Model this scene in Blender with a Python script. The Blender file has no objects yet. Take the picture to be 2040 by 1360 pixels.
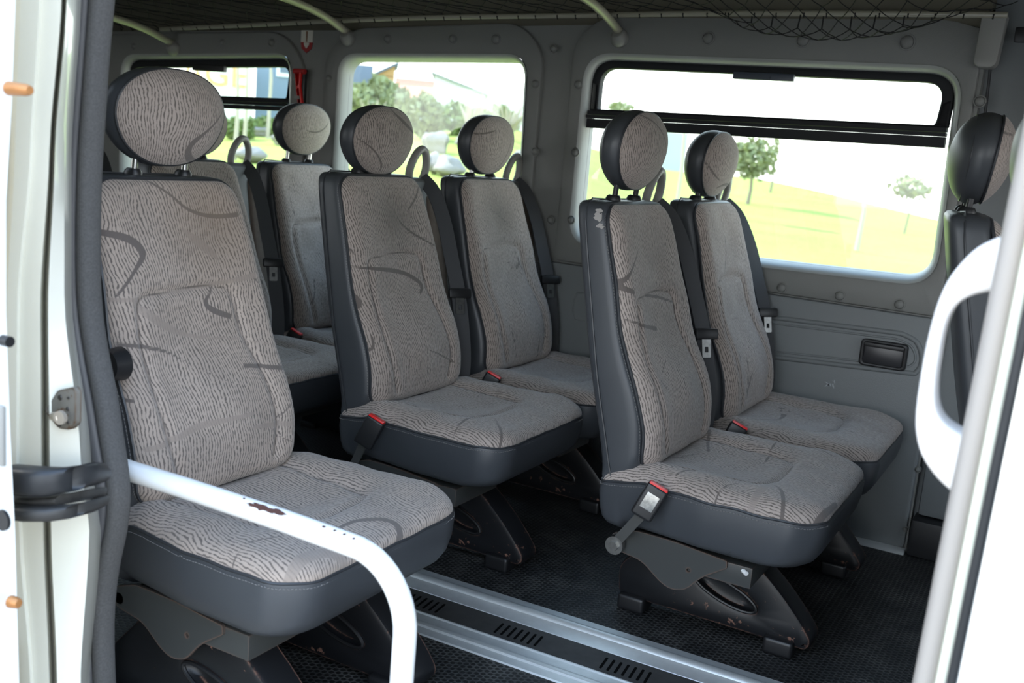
import bpy, bmesh, math, random
import numpy as np
from mathutils import Vector, Matrix
from mathutils.geometry import delaunay_2d_cdt
S = bpy.context.scene
COL = S.collection

# ------------------------------------------------------------------ camera
F = 2088.78                                    # focal length in pixels of a 2040 px wide frame
CAM = np.array([1.478078, -2.357105, 1.078882])
ROT = np.array([[0.87087171, 0.48420482, 0.08442843],
                [0.16122363, -0.11914503, -0.97969965],
                [-0.46431606, 0.86680457, -0.18182529]])
cd = bpy.data.cameras.new('camera'); cam = bpy.data.objects.new('camera', cd); COL.objects.link(cam)
mw = Matrix.Identity(4)
for r in range(3):
    mw[r][0] = ROT[0][r]; mw[r][1] = -ROT[1][r]; mw[r][2] = -ROT[2][r]; mw[r][3] = CAM[r]
cam.matrix_world = mw
cd.sensor_width = 36; cd.lens = F / 2040 * 36; cd.clip_start = .05; cd.clip_end = 600
cd.dof.use_dof = True; cd.dof.focus_distance = 2.35; cd.dof.aperture_fstop = 5.2
S.camera = cam

# ------------------------------------------------------------------ light
S.view_settings.view_transform = 'Standard'
S.view_settings.look = 'None'
S.view_settings.gamma = 1
S.view_settings.use_curve_mapping = False
S.view_settings.exposure = 1.2
W = bpy.data.worlds.new('sky'); S.world = W; W.use_nodes = True
nt = W.node_tree; nt.nodes.clear()
o_ = nt.nodes.new('ShaderNodeOutputWorld'); bg = nt.nodes.new('ShaderNodeBackground')
tc = nt.nodes.new('ShaderNodeTexCoord'); sx = nt.nodes.new('ShaderNodeSeparateXYZ'); rp = nt.nodes.new('ShaderNodeValToRGB')
nt.links.new(tc.outputs['Generated'], sx.inputs[0]); nt.links.new(sx.outputs['Z'], rp.inputs[0])
rp.color_ramp.elements[0].position = 0.0; rp.color_ramp.elements[0].color = (1, .99, .97, 1)
e = rp.color_ramp.elements.new(.25); e.color = (.78, .89, 1, 1)
rp.color_ramp.elements[-1].position = .9; rp.color_ramp.elements[-1].color = (.40, .62, 1, 1)
nt.links.new(rp.outputs[0], bg.inputs[0]); bg.inputs[1].default_value = 2.0
nt.links.new(bg.outputs[0], o_.inputs[0])
sl = bpy.data.lights.new('sun', 'SUN'); sun = bpy.data.objects.new('sun', sl); COL.objects.link(sun)
sl.energy = 4.5; sl.angle = .012; sl.color = (1, .95, .86)
sd = Vector((1, -.03, -.66)); sun.rotation_euler = sd.to_track_quat('-Z', 'Y').to_euler()
sun.location = (-6, 1, 8)

# ------------------------------------------------------------------ helpers
def uw(px, py, ax, v):
    """point of the plane ax = v that lies on the line of sight of a photo pixel"""
    d = ROT.T @ np.array([(px - 1020) / F, (py - 680) / F, 1.]); i = 'xyz'.index(ax)
    return CAM + (v - CAM[i]) / d[i] * d
def wy(px, py, y): return uw(px, py, 'y', y)

def tag(o, label=None, cat=None, group=None, kind=None):
    if label: o['label'] = label
    if cat: o['category'] = cat
    if group: o['group'] = group
    if kind: o['kind'] = kind
    return o
def empty(name, loc, label=None, cat=None, group=None, rz=0):
    o = bpy.data.objects.new(name, None); COL.objects.link(o); o.location = loc; o.rotation_euler = (0, 0, rz)
    o.empty_display_size = .05
    return tag(o, label, cat, group)

class MB:
    def __init__(s): s.v = []; s.f = []; s.m = []; s.mats = []
    def mi(s, mat):
        if mat not in s.mats: s.mats.append(mat)
        return s.mats.index(mat)
    def add(s, v, f, mat=None):
        b = len(s.v); s.v += [tuple(map(float, p)) for p in v]; s.f += [tuple(i + b for i in q) for q in f]
        s.m += [s.mi(mat) if mat else 0] * len(f)
        return s
    def loft(s, rings, cap0=True, cap1=True, closed=True, mat=None):
        n = len(rings[0]); v = [p for r in rings for p in r]; f = []
        for i in range(len(rings) - 1):
            for j in range(n if closed else n - 1):
                k = (j + 1) % n
                f.append((i * n + j, i * n + k, (i + 1) * n + k, (i + 1) * n + j))
        if closed and cap0: f.append(tuple(range(n))[::-1])
        if closed and cap1: f.append(tuple((len(rings) - 1) * n + j for j in range(n)))
        return s.add(v, f, mat)
    def tube(s, pts, r, n=12, closed=False, mat=None, cap=True, flat=None):
        P = [Vector(p) for p in pts]; N = len(P); rr = r if hasattr(r, '__len__') else [r] * N
        up = None; rings = []
        for i in range(N):
            a = P[(i - 1) % N] if (closed or i > 0) else P[i]
            b = P[(i + 1) % N] if (closed or i < N - 1) else P[i]
            t = (b - a).normalized()
            if up is None:
                up = Vector((0, 0, 1)) if abs(t.z) < .9 else Vector((0, 1, 0))
                up = (up - t * up.dot(t)).normalized()
            else:
                up = (up - t * up.dot(t)).normalized()
            sd_ = t.cross(up)
            rings.append([tuple(P[i] + (up * math.sin(2 * math.pi * k / n) * (flat or 1) + sd_ * math.cos(2 * math.pi * k / n)) * rr[i]) for k in range(n)])
        if closed: rings.append(rings[0])
        return s.loft(rings, cap and not closed, cap and not closed, True, mat)
    def box(s, lo, hi, bev=0, mat=None, seg=2, M=None):
        bm = bmesh.new(); bmesh.ops.create_cube(bm, size=1)
        c = [(a + b) / 2 for a, b in zip(lo, hi)]; d = [b - a for a, b in zip(lo, hi)]
        for v in bm.verts: v.co = Vector((v.co.x * d[0] + c[0], v.co.y * d[1] + c[1], v.co.z * d[2] + c[2]))
        if bev: bmesh.ops.bevel(bm, geom=bm.edges[:], offset=bev, segments=seg, affect='EDGES', profile=.6)
        if M is not None: bm.transform(M)
        return s.bm(bm, mat)
    def bm(s, bm, mat=None):
        bm.verts.ensure_lookup_table(); bm.verts.index_update()
        s.add([v.co for v in bm.verts], [tuple(v.index for v in f.verts) for f in bm.faces], mat); bm.free(); return s
    def build(s, name, mat=None, parent=None, sharp=40, smooth=True, loc=None):
        me = bpy.data.meshes.new(name); me.from_pydata(s.v, [], s.f)
        for m in (s.mats or [mat]): me.materials.append(m)
        if s.mats: me.polygons.foreach_set('material_index', s.m)
        bm = bmesh.new(); bm.from_mesh(me); bmesh.ops.recalc_face_normals(bm, faces=bm.faces); bm.to_mesh(me); bm.free()
        if smooth:
            me.polygons.foreach_set('use_smooth', [True] * len(me.polygons)); me.set_sharp_from_angle(angle=math.radians(sharp))
        o = bpy.data.objects.new(name, me); COL.objects.link(o)
        if parent: o.parent = parent
        if loc: o.location = loc
        return o

def rpoly(pts, r, n=6):
    """2-d polygon with rounded corners; r number or list"""
    out = []; N = len(pts)
    for i in range(N):
        p = Vector(pts[i]).to_2d(); a = Vector(pts[i - 1]).to_2d(); b = Vector(pts[(i + 1) % N]).to_2d()
        ri = r[i] if hasattr(r, '__len__') else r
        da = (a - p); db = (b - p); la, lb = da.length, db.length
        if ri <= 0: out.append(tuple(p)); continue
        q = min(ri, la * .49, lb * .49); s0 = p + da.normalized() * q; s1 = p + db.normalized() * q
        for k in range(n + 1):
            t = k / n
            out.append(tuple(s0 * (1 - t) ** 2 + p * 2 * t * (1 - t) + s1 * t * t))
    return out

def plate(outline, holes, to3, d0, d1, bev=0, mat=None, mb=None):
    """flat plate from 2-d outline with holes; to3(u, v, depth) maps to 3-d; front face at d0 (bevelled), back at d1"""
    mb = mb or MB(); bm = bmesh.new()
    def loopv(pts, d): return [bm.verts.new(to3(p[0], p[1], d)) for p in pts]
    def inset(pts, a):
        n = len(pts); P = [Vector(p) for p in pts]
        ar = sum(P[i].x * P[(i + 1) % n].y - P[(i + 1) % n].x * P[i].y for i in range(n))
        sg = 1 if ar > 0 else -1; res = []
        for i in range(n):
            t = (P[(i + 1) % n] - P[i - 1]); t.normalize(); res.append((P[i].x - t.y * a * sg, P[i].y + t.x * a * sg))
        return res
    s = 1 if d1 > d0 else -1
    loops = [(outline, 1)] + [(h, -1) for h in holes]; front = []
    for pts, sg in loops:
        lv = []
        if bev:
            lv.append(loopv(inset(pts, bev * sg), d0)); lv.append(loopv(inset(pts, bev * .3 * sg), d0 + s * bev * .3)); lv.append(loopv(pts, d0 + s * bev))
        else: lv.append(loopv(pts, d0))
        lv.append(loopv(pts, d1)); n = len(pts)
        for a, b in zip(lv, lv[1:]):
            for i in range(n): bm.faces.new((a[i], a[(i + 1) % n], b[(i + 1) % n], b[i]))
        front.append((lv[0], lv[-1]))
    def inside(p, L):
        c = False; n = len(L)
        for i in range(n):
            a, b = L[i], L[i - 1]
            if (a[1] > p[1]) != (b[1] > p[1]) and p[0] < (b[0] - a[0]) * (p[1] - a[1]) / (b[1] - a[1]) + a[0]: c = not c
        return c
    for w in (0, 1):
        pts2 = []; ed = []; vs = []
        for (pts, sg), fb in zip(loops, front):
            q = inset(pts, bev * sg) if (bev and w == 0) else list(pts); b0 = len(pts2); n = len(q)
            pts2 += [tuple(map(float, p)) for p in q]; ed += [(b0 + i, b0 + (i + 1) % n) for i in range(n)]; vs += fb[w]
        vo, _, fo_, ov, _, _ = delaunay_2d_cdt([Vector(p) for p in pts2], ed, [], 0, 1e-7)
        L2 = []; k = 0
        for pts, sg in loops: L2.append(pts2[k:k + len(pts)]); k += len(pts)
        for f in fo_:
            c = sum((Vector(vo[i]) for i in f), Vector((0, 0))) / len(f)
            if not inside(c, L2[0]) or any(inside(c, h) for h in L2[1:]): continue
            try: bm.faces.new([vs[ov[i][0]] for i in f])
            except Exception: pass
    return mb.bm(bm, mat)
def XZ(u, v, d): return (u, d, v)

# ------------------------------------------------------------------ materials
def newmat(name):
    m = bpy.data.materials.new(name); m.use_nodes = True; n = m.node_tree; b = n.nodes['Principled BSDF']; return m, n, b
def nd(n, t, **k):
    x = n.nodes.new(t)
    for a, v in k.items():
        if a in ('op',): x.operation = v
        else: setattr(x, a, v)
    return x
def mth(n, op, a, b=None, c=None):
    x = n.nodes.new('ShaderNodeMath'); x.operation = op
    for i, v in enumerate((a, b, c)):
        if v is None: continue
        if isinstance(v, (int, float)): x.inputs[i].default_value = v
        else: n.links.new(v, x.inputs[i])
    return x.outputs[0]
def mix(n, fac, a, b):
    x = n.nodes.new('ShaderNodeMix'); x.data_type = 'RGBA'
    for i, v in ((0, fac), (6, a), (7, b)):
        if isinstance(v, (int, float)): x.inputs[i].default_value = v
        elif isinstance(v, tuple): x.inputs[i].default_value = (*v, 1)
        else: n.links.new(v, x.inputs[i])
    return x.outputs[2]
def noise(n, vec, scale, detail=2, rough=.5):
    x = n.nodes.new('ShaderNodeTexNoise'); x.inputs['Scale'].default_value = scale; x.inputs['Detail'].default_value = detail
    x.inputs['Roughness'].default_value = rough
    if vec is not None: n.links.new(vec, x.inputs['Vector'])
    return x
def objco(n): return n.nodes.new('ShaderNodeTexCoord').outputs['Object']
def bump(n, b, h, strength=.3, dist=.002):
    x = n.nodes.new('ShaderNodeBump'); x.inputs['Strength'].default_value = strength; x.inputs['Distance'].default_value = dist
    n.links.new(h, x.inputs['Height']); n.links.new(x.outputs[0], b.inputs['Normal']); return x
def simple(name, col, rough=.5, metal=0, nscale=0, namp=.15, bscale=0, bstr=.2, bdist=.001, spec=.5, coat=0):
    m, n, b = newmat(name); b.inputs['Roughness'].default_value = rough; b.inputs['Metallic'].default_value = metal
    b.inputs['Specular IOR Level'].default_value = spec; b.inputs['Coat Weight'].default_value = coat
    co = objco(n)
    if nscale:
        z = noise(n, co, nscale, 4, .6)
        n.links.new(mix(n, z.outputs[0], tuple(c * (1 - namp) for c in col), tuple(min(1, c * (1 + namp)) for c in col)), b.inputs['Base Color'])
    else: b.inputs['Base Color'].default_value = (*col, 1)
    if bscale: bump(n, b, noise(n, co, bscale, 3, .6).outputs[0], bstr, bdist)
    return m

def fabric(name, lite, dark, tint=None, tintpos=None):
    m, n, b = newmat(name); b.inputs['Roughness'].default_value = .92; b.inputs['Specular IOR Level'].default_value = .2
    b.inputs['Sheen Weight'].default_value = .25; b.inputs['Sheen Roughness'].default_value = .5
    uv = n.nodes.new('ShaderNodeUVMap').outputs[0]
    sp = n.nodes.new('ShaderNodeSeparateXYZ'); n.links.new(uv, sp.inputs[0])
    n1 = noise(n, uv, 55, 2, .5); n2 = noise(n, uv, 9, 1, .5); n3 = noise(n, uv, 130, 1, .5)
    w = mth(n, 'MULTIPLY_ADD', mth(n, 'SUBTRACT', n1.outputs[0], .5), .0085, sp.outputs[0])
    w = mth(n, 'MULTIPLY_ADD', mth(n, 'SUBTRACT', n2.outputs[0], .5), .045, w)
    w = mth(n, 'MULTIPLY_ADD', sp.outputs[1], .10, w)
    wave = mth(n, 'SINE', mth(n, 'MULTIPLY', w, 2 * math.pi / .0068))
    wave = mth(n, 'ADD', wave, mth(n, 'MULTIPLY_ADD', n3.outputs[0], 2.6, -1.45))
    line = n.nodes.new('ShaderNodeMapRange'); line.inputs[1].default_value = .05; line.inputs[2].default_value = .75
    n.links.new(wave, line.inputs[0])
    base = mix(n, line.outputs[0], lite, dark)
    mid = tuple(a * .62 + b_ * .38 for a, b_ in zip(lite, dark))
    at = n.nodes.new('ShaderNodeAttribute'); at.attribute_name = 'swoosh'; at.attribute_type = 'GEOMETRY'
    def step(v, e, s=.0008):
        r = n.nodes.new('ShaderNodeMapRange'); r.inputs[1].default_value = e - s; r.inputs[2].default_value = e + s; n.links.new(v, r.inputs[0]); return r.outputs[0]
    base = mix(n, step(at.outputs['Fac'], 0), base, tuple(c * .92 + .0 for c in (dark[0] * 1.12, dark[1] * 1.12, dark[2] * 1.14)))
    fa = n.nodes.new('ShaderNodeAttribute'); fa.attribute_name = 'faint'; fa.attribute_type = 'GEOMETRY'
    base = mix(n, mth(n, 'MULTIPLY', step(fa.outputs['Fac'], 0), .85), base, mid)
    se = n.nodes.new('ShaderNodeAttribute'); se.attribute_name = 'seam'; se.attribute_type = 'GEOMETRY'
    r = n.nodes.new('ShaderNodeMapRange'); r.inputs[1].default_value = .0008; r.inputs[2].default_value = .0032; r.inputs[3].default_value = .7; r.inputs[4].default_value = 0
    n.links.new(se.outputs['Fac'], r.inputs[0])
    base = mix(n, r.outputs[0], base, tuple(c * .45 for c in dark))
    # grime: slow cloudy soiling of the cloth
    g = noise(n, uv, 5.5, 4, .6); gr = n.nodes.new('ShaderNodeMapRange'); gr.inputs[1].default_value = .45; gr.inputs[2].default_value = .75; gr.inputs[4].default_value = .35
    n.links.new(g.outputs[0], gr.inputs[0]); base = mix(n, gr.outputs[0], base, (.13, .105, .085))
    if tintpos:   # one worn, darker patch with a place of its own on this cover
        vs = n.nodes.new('ShaderNodeVectorMath'); vs.operation = 'DISTANCE'; n.links.new(uv, vs.inputs[0]); vs.inputs[1].default_value = (*tintpos[:2], 0)
        rr = n.nodes.new('ShaderNodeMapRange'); rr.inputs[1].default_value = 0; rr.inputs[2].default_value = tintpos[2]; rr.inputs[3].default_value = .55; rr.inputs[4].default_value = 0
        n.links.new(mth(n, 'ADD', vs.outputs['Value'], mth(n, 'MULTIPLY_ADD', g.outputs[0], .1, -.05)), rr.inputs[0])
        base = mix(n, rr.outputs[0], base, tint)
    n.links.new(base, b.inputs['Base Color'])
    bump(n, b, mth(n, 'ADD', mth(n, 'MULTIPLY', line.outputs[0], -1), noise(n, uv, 900, 1).outputs[0]), .35, .0008)
    return m
LITE, DARK = (.40, .338, .300), (.135, .114, .102)
FAB = fabric('seat_cloth', LITE, DARK)
FAB_STAIN = fabric('seat_cloth_stained', LITE, DARK, (.085, .08, .065), (-.04, .87, .13))
FAB_BROWN = fabric('seat_cloth_browned', (.41, .34, .29), DARK, (.19, .135, .09), (.04, .90, .16))
LEA = simple('seat_vinyl', (.048, .052, .058), .40, bscale=900, bstr=.25, bdist=.0006, nscale=6, namp=.12)
PIPE = simple('seat_piping', (.03, .032, .036), .45)
STITCH = simple('stitching_thread', (.17, .165, .16), .8)
PALEF = simple('torn_backing', (.34, .32, .30), .9)
BLACK = simple('black_plastic', (.012, .012, .013), .4, bscale=500, bstr=.08)
BELT = simple('belt_webbing', (.055, .056, .06), .7, bscale=1400, bstr=.4)
RED = simple('red_plastic', (.72, .012, .012), .35)
CHROME = simple('bright_steel', (.62, .62, .60), .25, 1)
BOLT = simple('bolt_steel', (.30, .30, .29), .35, 1, nscale=80, namp=.4)
GREYPL = simple('grey_plastic', (.26, .255, .235), .42, bscale=600, bstr=.1)
BACKPL = simple('seat_back_shell', (.085, .085, .08), .5, bscale=700, bstr=.2)
def wallmat(name, col, rough=.5):
    m, n, b = newmat(name); co = objco(n); b.inputs['Roughness'].default_value = rough; b.inputs['Specular IOR Level'].default_value = .35
    z = noise(n, co, 3, 5, .65); n.links.new(mix(n, z.outputs[0], tuple(c * .9 for c in col), tuple(c * 1.08 for c in col)), b.inputs['Base Color'])
    v = n.nodes.new('ShaderNodeTexVoronoi'); v.inputs['Scale'].default_value = 420; n.links.new(co, v.inputs['Vector']); bump(n, b, v.outputs['Distance'], .35, .0006); return m
WALL = wallmat('wall_lining', (.206, .207, .196)); WALL2 = wallmat('wall_lining_skytint', (.192, .204, .208))  # WALL2: cooler copy of the lining, bluish sky light put into its colour
DARKL = wallmat('headliner', (.13, .12, .088), .8)
REVEAL = wallmat('window_reveal', (.36, .37, .35), .4)
RUBBER = simple('black_rubber', (.018, .019, .021), .45, bscale=300, bstr=.1, nscale=30, namp=.3)
FRAME = simple('window_frame_black', (.012, .013, .015), .6, spec=.3)
LATCH = simple('latch_grey', (.045, .055, .075), .4)
SEAL = simple('grey_door_seal', (.060, .059, .062), .42, bscale=500, bstr=.25, nscale=12, namp=.25)
SEALT = simple('seal_flocking', (.085, .082, .08), .85, bscale=900, bstr=.8, nscale=300, namp=.5)
ALU = simple('brushed_aluminium', (.74, .76, .75), .42, .55, nscale=40, namp=.12)
WHITE = simple('white_enamel', (.86, .86, .84), .25, coat=.4)
PAINT = simple('body_paint', (.74, .72, .62), .28, coat=.6, nscale=5, namp=.05)
PAINTW = simple('body_paint_white', (.86, .87, .84), .25, coat=.5)
RUST = simple('chipped_primer', (.075, .03, .022), .8, nscale=90, namp=.5)
def worn(name, col, wear, amt=.5):
    m, n, b = newmat(name); b.inputs['Roughness'].default_value = .45; b.inputs['Specular IOR Level'].default_value = .35; co = objco(n)
    bv = n.nodes.new('ShaderNodeBevel'); bv.samples = 4; bv.inputs['Radius'].default_value = .007
    ge = n.nodes.new('ShaderNodeNewGeometry'); dt = n.nodes.new('ShaderNodeVectorMath'); dt.operation = 'DOT_PRODUCT'
    n.links.new(bv.outputs[0], dt.inputs[0]); n.links.new(ge.outputs['Normal'], dt.inputs[1])
    ed = mth(n, 'SUBTRACT', 1, dt.outputs['Value'])
    z = noise(n, co, 38, 5, .7); z2 = noise(n, co, 9, 2, .5)
    k = mth(n, 'ADD', mth(n, 'MULTIPLY', ed, 1.6), mth(n, 'ADD', mth(n, 'MULTIPLY', z.outputs[0], .9), mth(n, 'MULTIPLY', z2.outputs[0], .55)))
    r = n.nodes.new('ShaderNodeMapRange'); r.inputs[1].default_value = .955 - .1 * amt; r.inputs[2].default_value = .99 - .1 * amt; n.links.new(k, r.inputs[0])
    n.links.new(mix(n, r.outputs[0], col, wear), b.inputs['Base Color'])
    n.links.new(mth(n, 'MULTIPLY_ADD', r.outputs[0], .4, .36), b.inputs['Roughness']); return m
FOOT = worn('worn_black_casting', (.010, .0105, .012), (.20, .105, .075), .6)
BRK = worn('bracket_grey', (.045, .047, .045), (.14, .08, .055), -.7)
DIRTST = worn('dirty_steel_plate', (.16, .15, .13), (.10, .06, .035), 1.6)

def floormat():
    m, n, b = newmat('floor_rubber'); co = objco(n); b.inputs['Specular IOR Level'].default_value = .45
    s = None
    for a in (0, 60, 120):
        d = n.nodes.new('ShaderNodeVectorMath'); d.operation = 'DOT_PRODUCT'; n.links.new(co, d.inputs[0])
        q = 2 * math.pi / .0125; d.inputs[1].default_value = (q * math.cos(math.radians(a)), q * math.sin(math.radians(a)), 0)
        c = mth(n, 'COSINE', d.outputs['Value']); s = c if s is None else mth(n, 'ADD', s, c)
    r = n.nodes.new('ShaderNodeMapRange'); r.inputs[1].default_value = -1.1; r.inputs[2].default_value = .1; n.links.new(s, r.inputs[0])
    dust = noise(n, co, 7, 5, .7); dr = n.nodes.new('ShaderNodeMapRange'); dr.inputs[1].default_value = .45; dr.inputs[2].default_value = .8; n.links.new(dust.outputs[0], dr.inputs[0])
    c1 = mix(n, dr.outputs[0], (.008, .0085, .009), (.030, .029, .027))
    c2 = mix(n, dr.outputs[0], (.045, .045, .044), (.14, .135, .125))
    sp = noise(n, co, 260, 2, .5); sr = n.nodes.new('ShaderNodeMapRange'); sr.inputs[1].default_value = .77; sr.inputs[2].default_value = .79; n.links.new(sp.outputs[0], sr.inputs[0])
    n.links.new(mix(n, sr.outputs[0], mix(n, r.outputs[0], c2, c1), (.3, .29, .26)), b.inputs['Base Color'])
    b.inputs['Roughness'].default_value = .5
    bump(n, b, r.outputs[0], .6, .0015); return m
FLOOR = floormat()
def glass(name, tint=(1, 1, 1), refl=.05):
    m = bpy.data.materials.new(name); m.use_nodes = True; n = m.node_tree; n.nodes.clear()
    o = n.nodes.new('ShaderNodeOutputMaterial'); t = n.nodes.new('ShaderNodeBsdfTransparent'); g = n.nodes.new('ShaderNodeBsdfGlossy'); x = n.nodes.new('ShaderNodeMixShader')
    t.inputs[0].default_value = (*tint, 1); g.inputs['Roughness'].default_value = .02; x.inputs[0].default_value = refl
    n.links.new(t.outputs[0], x.inputs[1]); n.links.new(g.outputs[0], x.inputs[2]); n.links.new(x.outputs[0], o.inputs[0]); return m
GLASS = glass('window_glass', (.93, .97, .95))

# ------------------------------------------------------------------ passenger seats
ZP = [.27, .41, .45, .55, .61, .66, .77, .87, .96, 1.0]
XS = [-.05, -.036, -.030, -.048, -.078, -.105, -.132, -.160, -.186, -.196]
XB = [-.100, -.143, -.153, -.180, -.195, -.206, -.230, -.252, -.270, -.276]
YC = -.042
xs = lambda z: np.interp(z, ZP, XS); xb = lambda z: np.interp(z, ZP, XB)
# smooth the seam profile
_z = np.linspace(.27, 1.0, 80); _x = np.interp(_z, ZP, XS); _k = np.ones(13) / 13; _x = np.convolve(np.pad(_x, 6, 'edge'), _k, 'valid')
xs = lambda z: np.interp(z, _z, _x)
ynear = lambda z: np.interp(z, [.27, .41, .60, .77, .97], [-.260, -.260, -.258, -.250, -.238])
yfar = lambda z: np.interp(z, [.27, .41, .60, .77, .97], [.148, .148, .152, .142, .114])

def segdist(P, poly, closed=False):
    """distance of points P (n,2) to polyline; returns distance and param"""
    A = np.array(poly, float)[:, :2]; B = np.roll(A, -1, 0) if closed else A[1:]; A = A if closed else A[:-1]
    best = np.full(len(P), 1e9); bi = np.zeros(len(P))
    for i in range(len(A)):
        d = B[i] - A[i]; L = d @ d
        t = np.clip(((P - A[i]) @ d) / (L + 1e-12), 0, 1); q = A[i] + t[:, None] * d
        r = np.hypot(*(P - q).T); m = r < best; best[m] = r[m]; bi[m] = i + t[m]
    return best, bi
def smooth_line(pts, n=6):
    P = np.array(pts, float)
    if len(P) < 3: return P
    out = []
    for i in range(len(P) - 1):
        p0, p1, p2, p3 = P[max(i - 1, 0)], P[i], P[i + 1], P[min(i + 2, len(P) - 1)]
        for k in range(n):
            t = k / n
            out.append(.5 * ((2 * p1) + (-p0 + p2) * t + (2 * p0 - 5 * p1 + 4 * p2 - p3) * t * t + (-p0 + 3 * p1 - 3 * p2 + p3) * t ** 3))
    return np.array(out + [P[-1]])
def stroke_field(P, strokes):
    f = np.full(len(P), -1.)
    for s in strokes:
        L = smooth_line(s); d, t = segdist(P, L); w = np.interp(t, np.arange(len(L)), L[:, 2]) / 2
        f = np.maximum(f, w - d)
    return f
def heightfield(lo, hi, t0, t1, nt_, ns_, embed, round_, rad, seams, strokes, faint, swap):
    """cushion face: grid inside lo(t)..hi(t); rad = corner radii (t0 end, t1 end)"""
    def ends(t):
        e = 0
        if t - t0 < rad[0]: e = rad[0] - math.sqrt(max(0, rad[0] ** 2 - (rad[0] - (t - t0)) ** 2))
        if t1 - t < rad[1]: e = rad[1] - math.sqrt(max(0, rad[1] ** 2 - (rad[1] - (t1 - t)) ** 2))
        return lo(t) + e, hi(t) - e
    u = np.linspace(-1, 1, nt_); tt = (t0 + t1) / 2 + (t1 - t0) / 2 * np.sin(u * math.pi / 2 * .96) / math.sin(math.pi / 2 * .96)
    sv = np.linspace(-1, 1, ns_); sv = np.sin(sv * math.pi / 2 * .9) / math.sin(math.pi / 2 * .9)
    G = []
    for t in tt:
        a, b = ends(t); G.append([((a + b) / 2 + (b - a) / 2 * s, t) for s in sv])
    G = np.array(G).reshape(-1, 2)
    g = np.arange(nt_ * ns_).reshape(nt_, ns_)
    ol = np.concatenate([g[0, :], g[1:-1, -1], g[-1, ::-1], g[-2:0:-1, 0]]); OL = G[ol]
    d, _ = segdist(G, OL[::2], True)
    q = np.clip(d / round_, 0, 1); h = np.sqrt(np.clip(1 - (1 - q) ** 2, 0, 1))
    sm = np.full(len(G), 1.)
    for s_ in seams: sm = np.minimum(sm, segdist(G, smooth_line(s_) if len(s_) > 2 else s_)[0])
    V = embed(G, h, sm)
    faces = [(g[i, j], g[i, j + 1], g[i + 1, j + 1], g[i + 1, j]) for i in range(nt_ - 1) for j in range(ns_ - 1)]
    VV = V.reshape(nt_, ns_, 3); ca = np.concatenate([np.zeros((nt_, 1)), np.cumsum(np.linalg.norm(np.diff(VV, axis=1), axis=2), axis=1)], 1)
    ca -= ca[:, ns_ // 2][:, None]; UV = np.stack([ca.ravel() + YC, G[:, 1]], 1)
    return V, faces, UV, sm, stroke_field(G, strokes), stroke_field(G, faint), V[ol]
def field_obj(name, V, faces, G, sm, sw, fa, mat, parent):
    me = bpy.data.meshes.new(name); me.from_pydata([tuple(map(float, v)) for v in V], [], [tuple(map(int, f)) for f in faces]); me.materials.append(mat)
    for nme, arr in (('seam', sm), ('swoosh', sw), ('faint', fa)):
        a = me.attributes.new(nme, 'FLOAT', 'POINT'); a.data.foreach_set('value', arr.astype(np.float32))
    uvl = me.uv_layers.new(name='UVMap'); idx = np.zeros(len(me.loops), int); me.loops.foreach_get('vertex_index', idx)
    uvl.data.foreach_set('uv', G[idx].astype(np.float32).ravel())
    me.polygons.foreach_set('use_smooth', [True] * len(me.polygons))
    bm = bmesh.new(); bm.from_mesh(me); bmesh.ops.recalc_face_normals(bm, faces=bm.faces)
    bm.to_mesh(me); bm.free()
    o = bpy.data.objects.new(name, me); COL.objects.link(o); o.parent = parent; return o

def trace_back(org, strokes):
    """stroke read off the photograph, laid on the front face of a backrest: (y, z, width in metres)"""
    out = []
    for s in strokes:
        L = []
        for px, py, w in s:
            x = -.1
            for _ in range(6):
                r = uw(px, py, 'x', x + org[0]) - np.array(org); x = float(xs(r[2])) + .026
            L.append((r[1], r[2], w / 1120. * (2.1 / np.linalg.norm(r + np.array(org) - CAM)) ** -1 * .9))
        out.append(L)
    return out
def trace_seat(org, strokes):
    return [[(lambda r: (r[1], r[0], w / 1050.))(uw(px, py, 'z', .405 + org[2]) - np.array(org)) for px, py, w in s] for s in strokes]

def rand_strokes(rng, y0, y1, t0, t1, n):
    out = []
    for _ in range(n):
        y = rng.uniform(y0, y1); t = rng.uniform(t0, t1); a = rng.uniform(0, 6.28); k = rng.uniform(-9, 9); w = rng.uniform(.003, .010); L = []
        m = rng.randint(4, 7)
        for i in range(m):
            L.append((y, t, w * (.35 + .65 * math.sin(math.pi * (i + .6) / m)))); y += .035 * math.cos(a); t += .035 * math.sin(a); a += k * .035
        out.append(L)
    return out

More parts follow.
